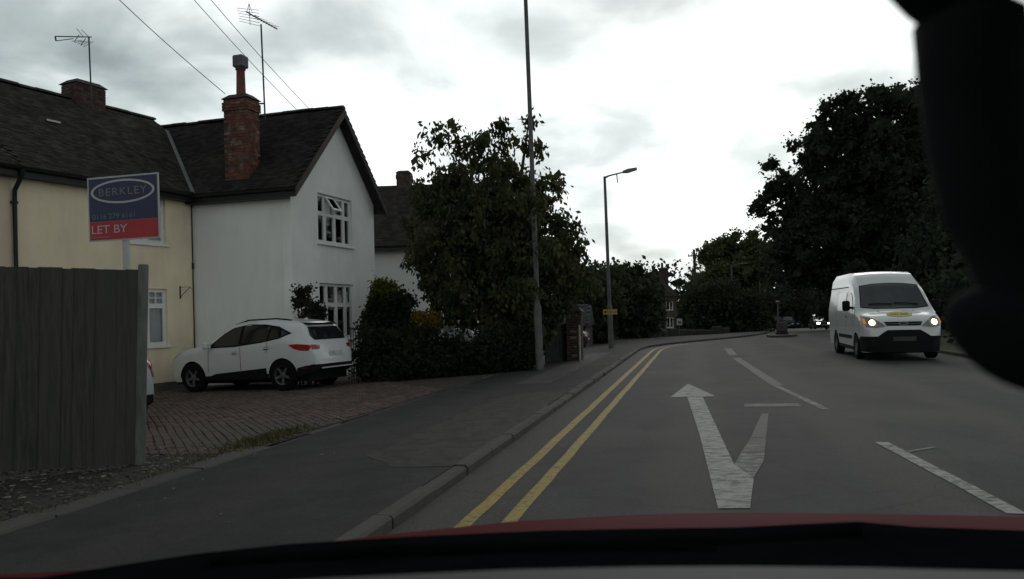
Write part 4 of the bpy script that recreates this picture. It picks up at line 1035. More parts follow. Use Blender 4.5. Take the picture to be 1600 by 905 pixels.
# diversion plate on the second column
q = P(952.5, 487.5, 31.6); de = empty('diversion_sign', (l2.location.x - .02, l2.location.y - .085, q.z), R(2), 'small yellow diversion plate strapped to the lamp column', 'sign')
mb = MB(); mb.box(-.27, .27, -.012, 0, -.10, .10); pl = obj('plate', mb, mat('sign_yellow', (.38, .25, .04), .5, .1, 6), de)
mb = MB(); mb.add([(-.25, -.016, 0), (-.17, -.016, .06), (-.17, -.016, -.06)], [(0, 1, 2)]); mb.box(-.17, -.12, -.017, -.014, -.02, .02); obj('arrow', mb, blackp, pl)
me = text_mesh('Diversion', .09, 'CENTER'); me.transform(Matrix.Translation((.07, -.015, -.03)) @ Matrix.Rotation(R(90), 4, 'X')); link('lettering', me, blackp, pl)

def pole(name, px, py, Y, zbase, ztop, r, label, cat, m, cross=True):
    b = P(px, py, Y); e = empty(name, (b.x, b.y, zbase), 0, label, cat); e.rotation_euler = (0, R(-1.0), 0)
    H_ = ztop - zbase; mb = MB(); mb.tube([(0, 0, -.2), (0, 0, H_)], [r, r * .65], 10); obj('shaft', mb, m, e, smooth=40)
    if cross:
        mb = MB(); mb.box(-.5, .5, -.05, .05, H_ - .55, H_ - .45)
        for x in (-.45, -.2, .2, .45): mb.tube([(x, 0, H_ - .45), (x, 0, H_ - .33)], .03, 6)
        obj('crossarm', mb, m, e)
    return e
pw = mat('pole_wood', (.05, .043, .036), .9, .3, 4)
pole('telegraph_pole', 1089, 500, 64, -.4, P(1086, 390, 64).z, .15, 'wooden telegraph pole in front of the pale far tree', 'pole', pw)
def lampfar(px, pt, Y, label):
    b = P(px, 505, Y); g = zt(Y + 5) - .1
    e = empty('street_lamp', (b.x, b.y, g), 0, label, 'street lamp', 'street lamps along the road'); e.rotation_euler = (0, R(-1.2), 0)
    H_ = P(px, pt, Y).z - g; mb = MB(); mb.tube([(0, 0, -.2), (0, 0, H_)], [.09, .05], 8); obj('column', mb, galvd, e, smooth=40)
    mb = MB(); mb.tube([(0, 0, H_ - .02), (.5, -.1, H_ + .1), (.75, -.15, H_ + .12)], .03, 6); mb.box(.7, 1.2, -.25, -.05, H_ + .08, H_ + .18); obj('lantern', mb, galvd, e)
lampfar(1147, 415, 62, 'distant lamp column against the hedge right of the telegraph pole')
lampfar(1190, 428, 74, 'farthest lamp column beside the triangular warning sign')

# ---- overhead wires
def wire(a, b, label, sag=.25, r=.009):
    a, b = Vector(a), Vector(b); pts = [a.lerp(b, i / 16) - Vector((0, 0, sag * math.sin(math.pi * i / 16))) for i in range(17)]
    mb = MB(); mb.tube(pts, r, 5); o = obj('overhead_wire', mb, mat('wire', (.06, .06, .06), .7), None); tag(o, label, 'wire', 'wires over the roofs')
wire(P(20, -165, 14.5), P(352, 147, 19.9), 'single wire running down to the brick chimney of the white house', .12)
wire(P(190, -130, 17), P(484, 192, 27), 'lower of two parallel wires passing behind the white house ridge', .12)
wire(P(216, -135, 17.4), P(502, 190, 27.2), 'upper of two parallel wires passing behind the white house ridge', .12)

# ---- aerials
alu = mat('aerial', (.05, .05, .05), .6, .2, 6, metal=.4)
def aerial1():
    b = P(143, 155, 21.0); e = empty('tv_aerial', b, 0, 'angled television aerial strapped to the low ridge chimney', 'aerial')
    mm = 21.0 / FPX; v = lambda px, py, dy=0: Vector(((px - 143) * mm, dy, (155 - py) * mm))
    mb = MB(); mb.tube([v(143, 168), v(141, 58)], .02, 8); obj('mast', mb, alu, e)
    mb = MB(); mb.tube([v(97, 61, -.25), v(144, 57, .05)], .014, 6); mb.tube([v(98, 68, -.25), v(120, 62, -.1)], .01, 6); mb.tube([v(97, 61, -.25), v(98, 68, -.25)], .02, 6); obj('boom', mb, alu, e)
    mb = MB()
    for i in range(5):
        f = i / 4; mb.tube([v(119 + 18 * f, 67 + 9 * f, -.15), v(122 + 18 * f, 58 + 2 * f, .25)], .007, 5)
    for x, y in ((121, 67), (131, 73)): mb.tube([v(x, y, -.1), v(x + 5, y - 13, .0)], .009, 5)
    for x in (119, 127): mb.tube([v(x, 42 + (x - 119) * .3, .1), v(x + 14, 58, .0)], .008, 5)
    obj('reflector', mb, alu, e)
aerial1()
def aerial2():
    b = P(412, 178, 20.6); e = empty('tv_aerial', b, 0, 'tall mast aerial on the white house roof beside the chimney', 'aerial')
    mm = 20.6 / FPX; v = lambda px, py, dy=0: Vector(((px - 412) * mm, dy, (178 - py) * mm))
    mb = MB(); mb.tube([v(414, 186), v(411, 38)], .022, 8); mb.box(-.35, 0.02, -.02, .02, .25, .28); obj('mast', mb, alu, e)
    mb = MB(); mb.tube([v(390, 20, -.1), v(433, 42, .2)], .016, 6); obj('boom', mb, alu, e)
    mb = MB()
    for i in range(9):
        f = i / 8; x, y = 397 + 35 * f, 23 + 18.5 * f; mb.tube([v(x - 3, y + 3.5, -.12), v(x + 3, y - 3.5, .2)], .006, 5)
    obj('director', mb, alu, e)
    mb = MB()
    for k in range(6): mb.tube([v(380 + .7 * k, 19 + 4 * k, -.3), v(403 + .3 * k, 10 + 5 * k, .25)], .006, 5)
    mb.tube([v(393, 5, 0), v(394, 39, 0)], .008, 5); mb.tube([v(393, 5, 0), v(389, 20, 0)], .006, 5); mb.tube([v(393, 5, 0), v(398, 20, 0)], .006, 5)
    obj('reflector', mb, alu, e)
aerial2()

# ---- gateway: dark panel fence, brick pier with white post
g0, g1 = G(852, 566, .05), G(892, 561, .05)
pe = empty('panel_fence', (g0.x, g0.y, zg(g0.x, g0.y) - .03), math.atan2(g1.y - g0.y, g1.x - g0.x), 'dark low panel fence right of the near lamp column', 'fence')
Lf = (g1 - g0).length
for i in range(int(Lf / .14)):
    mb = MB(); mb.box(i * .14, i * .14 + .132, -.012 + random.uniform(-.004, .004), .01, .02, 1.12 + random.uniform(-.02, .02)); obj('plank', mb, mat('dark_plank', (.02, .026, .022), .95, .4, 5), pe)
mb = MB(); mb.box(0, Lf, .011, .05, .25, .33); mb.box(0, Lf, .011, .05, .85, .93); obj('rail', mb, 'dark_plank', pe)
g2 = G(899, 562, .05); ge = empty('gate_pier', (g2.x, g2.y, zg(g2.x, g2.y) - .05), R(-12), 'brick gate pier with pale blocks at the driveway entrance', 'gate pier')
bs = brick_stack(ge, -.22, .22, -.22, .22, 0, 1.5, ('-y',), name='shaft', corbel=False, bm_=objrand('pier_brick', (0.055, 0.034, 0.026), (0.035, 0.028, 0.024), rough=.9, var=.4, scale=7))
for z in (.16, .42, .68, .86):
    mb = MB(); mb.box(-.06 + random.uniform(-.05, .05), .08, -.235, -.2, z, z + .065); obj('pale_block', mb, mat('pale_block', (.16, .15, .125), .9), ge)
g3 = G(906.5, 565, .05); we2 = empty('marker_post', (g3.x, g3.y, zg(g3.x, g3.y) - .05), 0, 'thin pale marker post at the corner of the brick gate pier', 'post')
mb = MB(); mb.tube([(0, 0, 0), (0, 0, 1.05)], .03, 8); obj('shaft', mb, mat('pale_post', (.30, .29, .25), .7), we2); mb = MB(); mb.tube([(0, 0, 1.05), (0, 0, 1.09)], [.034, .015], 8); obj('cap', mb, 'pale_post', we2)

# ---- garden wall, signs and clutter beyond the bend
wl_a, wl_b = P(1000, 520, 50), P(1135, 514, 56)
gw = empty('garden_wall', (wl_a.x, wl_a.y, -.35), math.atan2(wl_b.y - wl_a.y, wl_b.x - wl_a.x), 'low stone garden wall with rounded blocks along the far bend', 'wall')
Lw = (wl_b - wl_a).length; x = 0
stm = objrand('stone', (.035, .034, .03), (.055, .05, .042), rough=.95, var=.35, scale=4, bump=.5, bscale=20)
while x < Lw - .2:
    w_ = random.uniform(.6, 1.4); h_ = random.uniform(.35, .6)
    mb = MB(); mb.box(x, x + w_ - .02, -.18, .18, 0, h_); obj('stone', mb, stm, gw, bevel=.07); x += w_
def small_sign(name, px, py, Y, w_, h_, m, label, shape='rect', zb=-.3):
    c = P(px, py, Y); e = empty(name, (c.x, c.y, zb), 0, label, 'sign'); dz = c.z - zb
    mb = MB(); mb.tube([(0, .03, -.1), (0, .03, dz + h_ * .3)], .03, 7); obj('post', mb, galvd, e)
    mb = MB()
    if shape == 'tri': mb.add([(-w_ / 2, 0, dz - h_ / 2), (w_ / 2, 0, dz - h_ / 2), (0, 0, dz + h_ / 2), (-w_ / 2, .012, dz - h_ / 2), (w_ / 2, .012, dz - h_ / 2), (0, .012, dz + h_ / 2)], [(0, 1, 2), (5, 4, 3), (0, 3, 4, 1), (1, 4, 5, 2), (2, 5, 3, 0)])
    else: mb.box(-w_ / 2, w_ / 2, 0, .012, dz - h_ / 2, dz + h_ / 2)
    p_ = obj('plate', mb, m, e); return e, p_, dz
e, p_, dz = small_sign('notice_board', 1060, 503, 50, .36, .40, whiteb, 'small white notice board by the brick house gate')
e.rotation_euler = (0, R(4), R(10))
mb = MB(); mb.box(-.10, .12, -.006, -.003, dz - .12, dz + .06); obj('print_panel', mb, mat('print_grey', (.1, .1, .1), .6), p_)
small_sign('warning_sign', 1184.5, 491, 66, .75, .75, mat('sign_back', (.06, .064, .062), .7), 'grey back of a triangular warning sign beyond the bend', 'tri', -.6)
# traffic island with bollard, sign and belisha-like head
g4 = G(1222, 527, -.02); ie = empty('traffic_island', (g4.x, g4.y, 0.0), R(-25), 'small kerbed traffic island in the road beyond the bend', 'traffic island')
mb = MB(); mb.prism([(.7 * math.cos(t) * 1.0, 1.7 * math.sin(t)) for t in np.linspace(0, 2 * math.pi, 20, endpoint=False)], -.05, .12); obj('kerb_ring', mb, mat('island_kerb', (.06, .055, .05), .9, .3, 4), ie)
bb = empty('bollard', (g4.x, g4.y, .12), R(-20), 'squat brown box bollard on the traffic island', 'bollard')
mb = MB(); mb.box(-.30, .30, -.14, .14, 0, .12); obj('base', mb, blackp, bb)
mb = MB(); mb.box(-.27, .27, -.11, .11, .12, .62); obj('shell', mb, mat('bollard_shell', (.06, .045, .035), .7, .2, 5), bb, bevel=.05)
c5 = P(1216, 498, 41.5); ke = empty('island_post', (c5.x, c5.y, .12), 0, 'post with small paired plates and lamp on the traffic island', 'sign')
ke.location.z = zt(45)
zz = c5.z - ke.location.z; mb = MB(); mb.tube([(0, .02, -.1), (0, .02, zz + .85)], .035, 8); obj('post', mb, galvd, ke)
mb = MB(); mb.box(-.17, -.01, 0, .012, zz - .11, zz + .11); obj('plate', mb, 'sign_back', ke); mb = MB(); mb.box(.02, .17, 0, .012, zz - .11, zz + .11); obj('plate', mb, 'sign_back', ke)
mb = MB(); mb.lathe([(.05, 0), (.12, .03), (.12, .07), (.03, .1)], 10, Matrix.Translation((0, .02, zz + .82))); obj('lamp_head', mb, mat('lamp_white', (.14, .14, .13), .6), ke)
# railing with white flowers beneath the gable window
ra, rb = P(548, 518, 19.4), P(585, 520, 20.6); rl = empty('garden_railing', (ra.x, ra.y, zg(ra.x, ra.y)), math.atan2(rb.y - ra.y, rb.x - ra.x), 'black garden railing below the gable window beside the parked hatchback', 'railing')
Lr = (rb - ra).length; zr_ = ra.z - rl.location.z + .06
mb = MB(); mb.tube([(0, 0, zr_), (Lr, 0, zr_)], .02, 6); mb.tube([(0, 0, .2), (Lr, 0, .2)], .02, 6); obj('rail', mb, blackp, rl)
k = 0.0
while k < Lr:
    mb = MB(); mb.tube([(k, 0, 0), (k, 0, zr_ + .05)], .01, 5); obj('bar', mb, blackp, rl); k += .12
# ================================================================== VEHICLES
def interp(pts, x):
    xs, ys = [p[0] for p in pts], [p[1] for p in pts]; return float(np.interp(x, xs, ys))
def smooth_interp(pts, x, w=0.06):
    return sum(interp(pts, x + d * w) * k for d, k in ((-1, .25), (0, .5), (1, .25)))
paintw = mat('white_car_paint', (.56, .57, .57), .28, .02, 3, coat=.6, spec=.5)
carglass = mat('car_glass', (.012, .014, .015), .06, .1, 3, spec=.6)
rubber = mat('rubber', (.008, .008, .008), .9, .2, 6, spec=.1)
darkrim = mat('alloy', (.13, .13, .135), .45, .1, 6, metal=.6)
trimb = mat('black_trim', (.008, .008, .0085), .75, .2, 6, spec=.12)
chrome = mat('chrome', (.5, .5, .5), .15, .02, 3, metal=1.0)
tail = mat('tail_lens', (.28, .010, .012), .15, .2, 8, coat=.5)
lensm = mat('clear_lens', (.42, .43, .44), .12, .25, 12, spec=.7)
class Vehicle:
    def __init__(s, name, L, top, bot, plan, belt, tumble, wheels, R_arch, zc, paint_, label, cat='car', rnd=.12, group=None, nst=90):
        s.L = L; s.e = empty(name, (0, 0, 0), 0, label, cat, group); s.wheels = wheels
        xs = sorted(set(list(np.linspace(0, L, nst)) + [w + R_arch * math.cos(t) for w in wheels for t in np.linspace(0, math.pi, 15)]))
        xs = [x for x in xs if 0 <= x <= L]
        rows = []; NB, NG, NR = 7, 6, 5
        for x in xs:
            zt_, zb = smooth_interp(top, x, .05), interp(bot, x)
            for w in wheels:
                if abs(x - w) < R_arch: zb = max(zb, zc + math.sqrt(max(0, R_arch ** 2 - (x - w) ** 2)))
            W = interp(plan, x); zbel = min(interp(belt, x), zt_ - .04)
            zb = min(zb, zbel - .05)
            r_ = []
            def yw(z):
                if z <= zbel:
                    f = (zbel - z) / max(.1, zbel - .2); return W * (1 - .055 * f * f)
                return W - (z - zbel) * interp(tumble, x)
            zs = [zb + (zbel - zb) * i / NB for i in range(NB)]
            ztop_side = zt_ - .01
            zs += [zbel + (ztop_side - zbel) * i / NG for i in range(NG + 1)]
            for z in zs:
                y = yw(z); d = max(0, z - (ztop_side - rnd)) / rnd
                y -= .09 * d ** 2.4; r_.append((x, max(.05, y), z))
            ye_ = r_[-1][1]
            for i in range(1, NR + 1):
                f = i / NR; r_.append((x, ye_ * (1 - f), zt_ - .01 + .035 * math.sin(f * math.pi / 2)))
            rows.append(r_)
        full = [r_ + [(x, -y, z) for x, y, z in r_[-2::-1]] for r_ in rows]
        mb = MB(); mb.grid(full); n = len(full[0])
        mb.add(full[0], [tuple(range(n))]); mb.add(full[-1], [tuple(range(n))[::-1]])
        me = bpy.data.meshes.new('body'); me.from_pydata(mb.v, [], mb.f)
        bm = bmesh.new(); bm.from_mesh(me); bmesh.ops.remove_doubles(bm, verts=bm.verts, dist=1e-4); bmesh.ops.recalc_face_normals(bm, faces=bm.faces); 
        s.bvh = BVHTree.FromBMesh(bm); bm.to_mesh(me); bm.free()
        s.off = Matrix.Translation((-L / 2, 0, 0)); me.transform(s.off)
        s.body = link('body', me, paint_, s.e, smooth=32)
    def cast(s, axis, a, b, eps):
        o, d = {'l': ((a, -5, b), (0, 1, 0)), 'r': ((a, 5, b), (0, -1, 0)), 'f': ((-5, a, b), (1, 0, 0)), 'b': ((s.L + 5, a, b), (-1, 0, 0)), 't': ((a, b, 6), (0, 0, -1))}[axis]
        h, nn, i, dd = s.bvh.ray_cast(Vector(o), Vector(d))
        if h is None: h, nn, i, dd = s.bvh.find_nearest(Vector(o) + Vector(d) * 5)
        if nn.dot(Vector(d)) > 0: nn = -nn
        return h + nn * eps
    def patch(s, name, axis, poly, m, eps=.008, parent=None, h=.06, mirror=False, label=None):
        out = []
        for sg in ((1, -1) if mirror else (1,)):
            pl_ = poly; ax = axis
            if mirror and sg < 0:
                if axis in 'lr': ax = 'r' if axis == 'l' else 'l'
                else: pl_ = [((-a, b) if axis in 'fb' else (a, -b)) for a, b in poly]
            bd = []
            for i in range(len(pl_)):
                p, q = Vector(pl_[i]), Vector(pl_[(i + 1) % len(pl_)]); k = max(1, int((q - p).length / h)); bd += [p.lerp(q, j / k) for j in range(k)]
            def ins(x, y):
                c = False; j = len(bd) - 1
                for i in range(len(bd)):
                    if (bd[i].y > y) != (bd[j].y > y) and x < (bd[j].x - bd[i].x) * (y - bd[i].y) / (bd[j].y - bd[i].y + 1e-12) + bd[i].x: c = not c
                    j = i
                return c
            x0, x1 = min(p.x for p in bd), max(p.x for p in bd); y0, y1 = min(p.y for p in bd), max(p.y for p in bd)
            pts = bd + [Vector((x, y)) for x in np.arange(x0 + h / 2, x1, h) for y in np.arange(y0 + h / 2, y1, h) if ins(x, y)]
            v, _, f, *_ = delaunay_2d_cdt(pts, [(i, (i + 1) % len(bd)) for i in range(len(bd))], [list(range(len(bd)))], 1, 1e-5)
            P3 = [s.cast(ax, p.x, p.y, eps) for p in v]
            mb = MB(); mb.add([s.off @ p for p in P3], [tuple(t) for t in f])
            o = obj(name, mb, m, parent or s.e, smooth=60); out.append(o)
        return out
    def wheel(s, x, r, W, spokes=5, w=.22, rimm=None):
        for sg in (-1, 1):
            M = Matrix.Translation((x - s.L / 2, sg * (W - w / 2), r)) @ Matrix.Rotation(R(90) * sg, 4, 'X')
            mb = MB(); mb.lathe([(r * .62, -w / 2), (r * .93, -w / 2), (r, -w * .38), (r, w * .38), (r * .93, w / 2), (r * .66, w / 2), (r * .64, w * .3)], 28, M, cap=False)
            o = obj('wheel', mb, rubber, s.e, smooth=40)
            mb = MB(); mb.lathe([(r * .655, -w * .4), (r * .655, -w * .44), (r * .58, -w * .40), (r * .55, -w * .1), (r * .1, -w * .1)], 28, M, cap=False)
            for k in range(spokes):
                a = 2 * math.pi * k / spokes + .3; Mk = M @ Matrix.Rotation(a, 4, 'Z')
                mb.add([Mk @ Vector(q) for q in ((0, -.035, -w * .30), (0, .035, -w * .30), (r * .6, .025, -w * .40), (r * .6, -.025, -w * .40), (0, -.035, -w * .15), (0, .035, -w * .15), (r * .6, .025, -w * .2), (r * .6, -.025, -w * .2))],
                       [(0, 1, 2, 3), (7, 6, 5, 4), (0, 3, 7, 4), (1, 5, 6, 2), (3, 2, 6, 7)])
            mb.lathe([(.07, -w * .15), (.07, -w * .34), (.04, -w * .38)], 12, M)
            obj('rim', mb, rimm or darkrim, o, smooth=30)
            mb = MB(); mb.lathe([(r * .56, -w * .13), (r * .02, -w * .13)], 24, M, cap=False); obj('brake_disc', mb, rubber, o)
    def liner(s, zc, Ra, W):
        mb = MB(); mb.box(.25 - s.L / 2, s.L / 2 - .25, -W + .18, W - .18, zc * .55, zc + Ra * .9); obj('underbody', mb, rubber, s.e)
        for w in s.wheels:
            for sg in (-1, 1):
                mb = MB(); arc = [(w + (Ra + .0) * math.cos(t) - s.L / 2, zc + (Ra + .0) * math.sin(t)) for t in np.linspace(0, math.pi, 15)]
                mb.grid([[(x, sg * (W - .01 - .015), z) for x, z in arc], [(x, sg * (W - .35), z) for x, z in arc]]); obj('arch_liner', mb, rubber, s.e)
    def place(s, x, y, z, fx, fy, pitch=0):
        s.e.location = (x, y, z); s.e.rotation_euler = (0, pitch, math.atan2(-fy, -fx))
    def mirrors(s, x, z, W, m, size=(.12, .2, .16)):
        for sg in (-1, 1):
            mb = MB(); a, b, c = size; x0 = x - s.L / 2
            mb.box(x0, x0 + a, sg * (W + .02), sg * (W + .02 + b), z, z + c); o = obj('mirror', mb, m, s.e, bevel=.03)

# ---- the white crossover parked nose-in on the drive
c = Vehicle('parked_crossover', 4.41,
    [(0, .60), (.03, .74), (.12, .86), (.35, .96), (.8, 1.04), (1.12, 1.09), (1.25, 1.14), (1.6, 1.36), (1.95, 1.53), (2.3, 1.60), (2.7, 1.62), (3.2, 1.605), (3.65, 1.56), (3.92, 1.51), (4.0, 1.45), (4.15, 1.22), (4.27, 1.06), (4.33, .98), (4.38, .80), (4.41, .62)],
    [(0, .30), (.3, .24), (1.4, .27), (3.0, .27), (3.9, .30), (4.2, .36), (4.41, .46)],
    [(0, .50), (.03, .62), (.1, .73), (.25, .82), (.5, .885), (.9, .91), (2.2, .91), (3.5, .905), (3.9, .87), (4.2, .80), (4.33, .73), (4.41, .60)],
    [(0, .7), (.5, .86), (1.2, .96), (2.5, 1.02), (3.6, 1.10), (4.4, .98)], [(0, .2), (1.2, .35), (2.5, .36), (4.0, .40), (4.41, .3)],
    [.88, 3.52], .385, .345, paintw, 'white crossover hatchback parked nose-in on the block-paved drive', rnd=.14)
V_ = c
c.body.data.materials.append(trimb)
for p_ in c.body.data.polygons:
    if p_.center.z < .40 + (.06 if p_.center.x > 1.6 else 0) + (.07 if p_.center.x > 1.95 else 0) and p_.center.x > -1.0: p_.material_index = 1
V_.liner(.345, .385, .91); V_.wheel(.88, .345, .905); V_.wheel(3.52, .345, .905)
side = [(1.42, 1.025), (1.62, 1.17), (1.85, 1.33), (2.1, 1.445), (2.5, 1.50), (3.0, 1.485), (3.4, 1.42), (3.72, 1.27), (3.45, 1.18), (3.0, 1.11), (2.2, 1.04)]
sw = V_.patch('window_trim', 'l', [(1.36, 1.01), (1.58, 1.17), (1.83, 1.345), (2.08, 1.46), (2.5, 1.522), (3.0, 1.505), (3.42, 1.437), (3.78, 1.275), (3.46, 1.165), (3.0, 1.095), (2.2, 1.022)], trimb, .006, mirror=True)
V_.patch('side_window', 'l', [(1.46, 1.035), (1.64, 1.17), (1.87, 1.33), (2.12, 1.435), (2.32, 1.475), (2.30, 1.06)], carglass, .012, mirror=True)
V_.patch('side_window', 'l', [(2.40, 1.07), (2.40, 1.485), (2.55, 1.495), (3.0, 1.475), (3.16, 1.45), (3.10, 1.135)], carglass, .012, mirror=True)
V_.patch('side_window', 'l', [(3.16, 1.15), (3.22, 1.435), (3.40, 1.405), (3.68, 1.275), (3.44, 1.185)], carglass, .012, mirror=True)
V_.patch('windscreen', 't', [(1.27, -.66), (1.22, 0), (1.27, .66), (1.95, .52), (1.98, 0), (1.95, -.52)], carglass, .008)
V_.patch('rear_window', 'b', [(-.56, 1.40), (.56, 1.40), (.66, 1.20), (.60, 1.10), (-.60, 1.10), (-.66, 1.20)], carglass, .010)
mb = MB(); mb.add([V_.off @ Vector(q) for q in ((3.86, -.60, 1.515), (3.86, .60, 1.515), (4.06, .55, 1.475), (4.06, -.55, 1.475), (3.86, -.60, 1.475), (3.86, .60, 1.475), (4.05, .55, 1.45), (4.05, -.55, 1.45))], [(0, 1, 2, 3), (7, 6, 5, 4), (3, 2, 6, 7), (0, 3, 7, 4), (1, 5, 6, 2)]); obj('spoiler', mb, trimb, c.e)
V_.patch('tail_light', 'l', [(3.72, 1.02), (3.95, 1.03), (4.22, 1.0), (4.26, .95), (4.20, .87), (4.02, .88), (3.85, .93)], tail, .010, mirror=True)
V_.patch('tail_light', 'b', [(.52, .98), (.76, 1.0), (.76, .89), (.56, .90)], tail, .010, mirror=True)
V_.patch('headlight', 'l', [(.08, .80), (.30, .90), (.60, .965), (.50, .90), (.25, .78), (.12, .74)], lensm, .008, mirror=True)
V_.patch('sill_cladding', 'l', [(1.30, .27), (1.32, .34), (1.6, .42), (3.08, .52), (3.10, .27)], trimb, .012, mirror=True)
V_.patch('bumper_cladding', 'l', [(3.90, .34), (3.92, .50), (4.12, .54), (4.36, .56), (4.36, .46), (4.2, .38)], trimb, .010, mirror=True)
V_.patch('rear_cladding', 'b', [(-.7, .40), (-.7, .56), (.7, .56), (.7, .40)], trimb, .010)
V_.patch('reflector', 'l', [(4.02, .50), (4.16, .52), (4.16, .48), (4.03, .465)], mat('dark_reflector', (.10, .008, .008), .3), .016, mirror=True)
V_.patch('number_plate', 'b', [(-.26, .72), (.26, .72), (.26, .83), (-.26, .83)], mat('plate', (.40, .40, .39), .5), .014)
for x0, z0 in ((2.10, .87), (3.02, .945)):
    V_.patch('door_handle', 'l', [(x0, z0), (x0 + .2, z0 + .012), (x0 + .2, z0 + .042), (x0, z0 + .03)], paintw, .035, mirror=True)
    V_.patch('handle_recess', 'l', [(x0 + .01, z0 - .02), (x0 + .15, z0 - .01), (x0 + .15, z0 + .05), (x0 + .01, z0 + .04)], trimb, .005, mirror=True)
for poly in ([(1.36, .45), (1.372, .45), (1.42, 1.0), (1.408, 1.0)], [(2.34, .48), (2.352, .48), (2.362, 1.03), (2.35, 1.03)], [(3.10, .86), (3.112, .86), (3.15, 1.12), (3.138, 1.12)]):
    V_.patch('panel_gap', 'l', poly, trimb, .004, mirror=True)
V_.mirrors(1.42, 1.0, .91, paintw)
mb = MB(); mb.add([V_.off @ Vector(q) for q in ((3.50, -.015, 1.59), (3.50, .015, 1.59), (3.62, .005, 1.635), (3.62, -.005, 1.635), (3.63, .015, 1.58), (3.63, -.015, 1.58))], [(0, 1, 2, 3), (3, 2, 4, 5), (0, 3, 5), (1, 4, 2)]); obj('roof_fin', mb, paintw, c.e)
mb = MB()
for sg in (-1, 1): mb.tube([V_.off @ Vector((2.0, sg * .60, 1.53)), V_.off @ Vector((2.4, sg * .60, 1.625)), V_.off @ Vector((3.2, sg * .58, 1.625)), V_.off @ Vector((3.6, sg * .56, 1.575))], .018, 6)
obj('roof_rail', mb, trimb, c.e)
fx, fy = -.925, .38
rw = Vector((-4.68, 18.12)); ctr = rw + Vector((fx, fy)) * (3.52 - 2.205) * .95
zf, zr2 = zg(rw.x + fx * 2.64, rw.y + fy * 2.64), zg(rw.x, rw.y)
c.place(ctr.x, ctr.y, (zf + zr2) / 2 + .002, fx, fy, pitch=math.atan2(zf - zr2, 2.64)); c.e.scale = (.95, .95, .97)

# ---- the pale car hidden behind the fence: a small hatchback
def hatchback(name, label, paint_, lights=None, L=3.95, group=None):
    v = Vehicle(name, L, [(0, .55), (.05, .70), (.3, .84), (.9, .96), (1.05, 1.0), (1.7, 1.38), (2.1, 1.46), (2.9, 1.45), (3.4, 1.36), (3.7, 1.05), (3.85, .98), (3.92, .75), (3.95, .55)],
        [(0, .28), (.3, .2), (3.5, .22), (3.95, .34)], [(0, .55), (.1, .70), (.4, .81), (.8, .84), (3.2, .84), (3.7, .78), (3.95, .62)], [(0, .65), (1, .88), (3.3, .96), (3.95, .9)], [(0, .2), (1, .36), (3.95, .36)],
        [.78, 3.28], .345, .30, paint_, label, rnd=.13, group=group, nst=60)
    v.liner(.30, .345, .84); v.wheel(.78, .30, .835); v.wheel(3.28, .30, .835)
    v.patch('side_window', 'l', [(1.32, .97), (1.75, 1.26), (2.1, 1.34), (2.2, 1.34), (2.15, .97)], carglass, .010, mirror=True)
    v.patch('side_window', 'l', [(2.25, .98), (2.30, 1.35), (2.9, 1.34), (3.35, 1.2), (3.3, 1.05)], carglass, .010, mirror=True)
    v.patch('windscreen', 't', [(1.12, -.6), (1.06, 0), (1.12, .6), (1.68, .48), (1.70, 0), (1.68, -.48)], carglass, .008)
    v.patch('rear_window', 'b', [(-.5, 1.30), (.5, 1.30), (.58, 1.06), (-.58, 1.06)], carglass, .010)
    v.patch('tail_light', 'l', [(3.62, .98), (3.80, .97), (3.88, .70), (3.72, .72)], tail, .010, mirror=True)
    v.patch('tail_light', 'b', [(.58, .98), (.76, .95), (.76, .70), (.64, .72)], tail, .010, mirror=True)
    v.patch('headlight', 'f', [(.36, .66), (.58, .68), (.68, .60), (.50, .54), (.38, .56)], lights or lensm, .012, mirror=True)
    v.patch('grille', 'f', [(-.3, .50), (.3, .50), (.26, .34), (-.26, .34)], trimb, .008)
    v.patch('rear_bumper_trim', 'b', [(-.6, .34), (-.6, .46), (.6, .46), (.6, .34)], trimb, .010)
    v.patch('number_plate', 'f', [(-.25, .42), (.25, .42), (.25, .50), (-.25, .50)], mat('plate_white', (.5, .5, .48), .5), .014)
    v.mirrors(1.35, .95, .84, paint_)
    return v
h = hatchback('parked_hatchback', 'grey-white hatchback tail poking out behind the fence post', mat('pale_paint', (.30, .30, .30), .4, .05, 3))
rear = Vector((-5.80, 11.75)); f_ = Vector((-.90, .43)); q = rear + f_ * 1.975
h.place(q.x, q.y, zg(rear.x, rear.y) - .02, f_.x, f_.y)
silver = mat('silver_paint', (.30, .32, .33), .3, .03, 3, metal=.3, coat=.5)
h = hatchback('parked_hatchback', 'silver hatchback glimpsed through the hedge below the street tree', silver)
q = P(728, 545, 25.5); h.place(q.x, q.y, zg(q.x, q.y), .75, -.66)
redp = mat('dark_red_paint', (.05, .007, .007), .5, .05, 3, coat=.5)
h = hatchback('parked_hatchback', 'dark red hatchback parked beyond the brick gate pier', redp)
q = G(905, 546, 0); h.place(q.x - 1.35, q.y + 2.6, zg(q.x, q.y + 3) - .1, .98, -.2)
paintg = mat('grey_paint', (.02, .022, .024), .8, .05, 3, spec=.05)
h = hatchback('distant_car', 'grey car parked past the traffic island far down the road', paintg); k = K(104, 1.2); h.place(k.x, k.y, k.z, -.3, -.95)
h = hatchback('distant_car', 'farthest grey car on the road behind another parked car', paintg); k = K(112, 1.9); h.place(k.x, k.y, k.z, -.3, -.95)
hl = emis('headlamp_far', (1.0, .90, .75), 30.0)
h = hatchback('oncoming_car', 'distant oncoming car with both headlights lit', mat('dark_paint', (.03, .03, .035), .35, .05, 3, coat=.5), hl)
kk = P(1282, 500, 80); s_, t_ = ST(kk.x, kk.y); k = K(t_, s_); hd = heading(t_); h.place(k.x, k.y, k.z + .01, -math.sin(hd - .12), -math.cos(hd - .12))

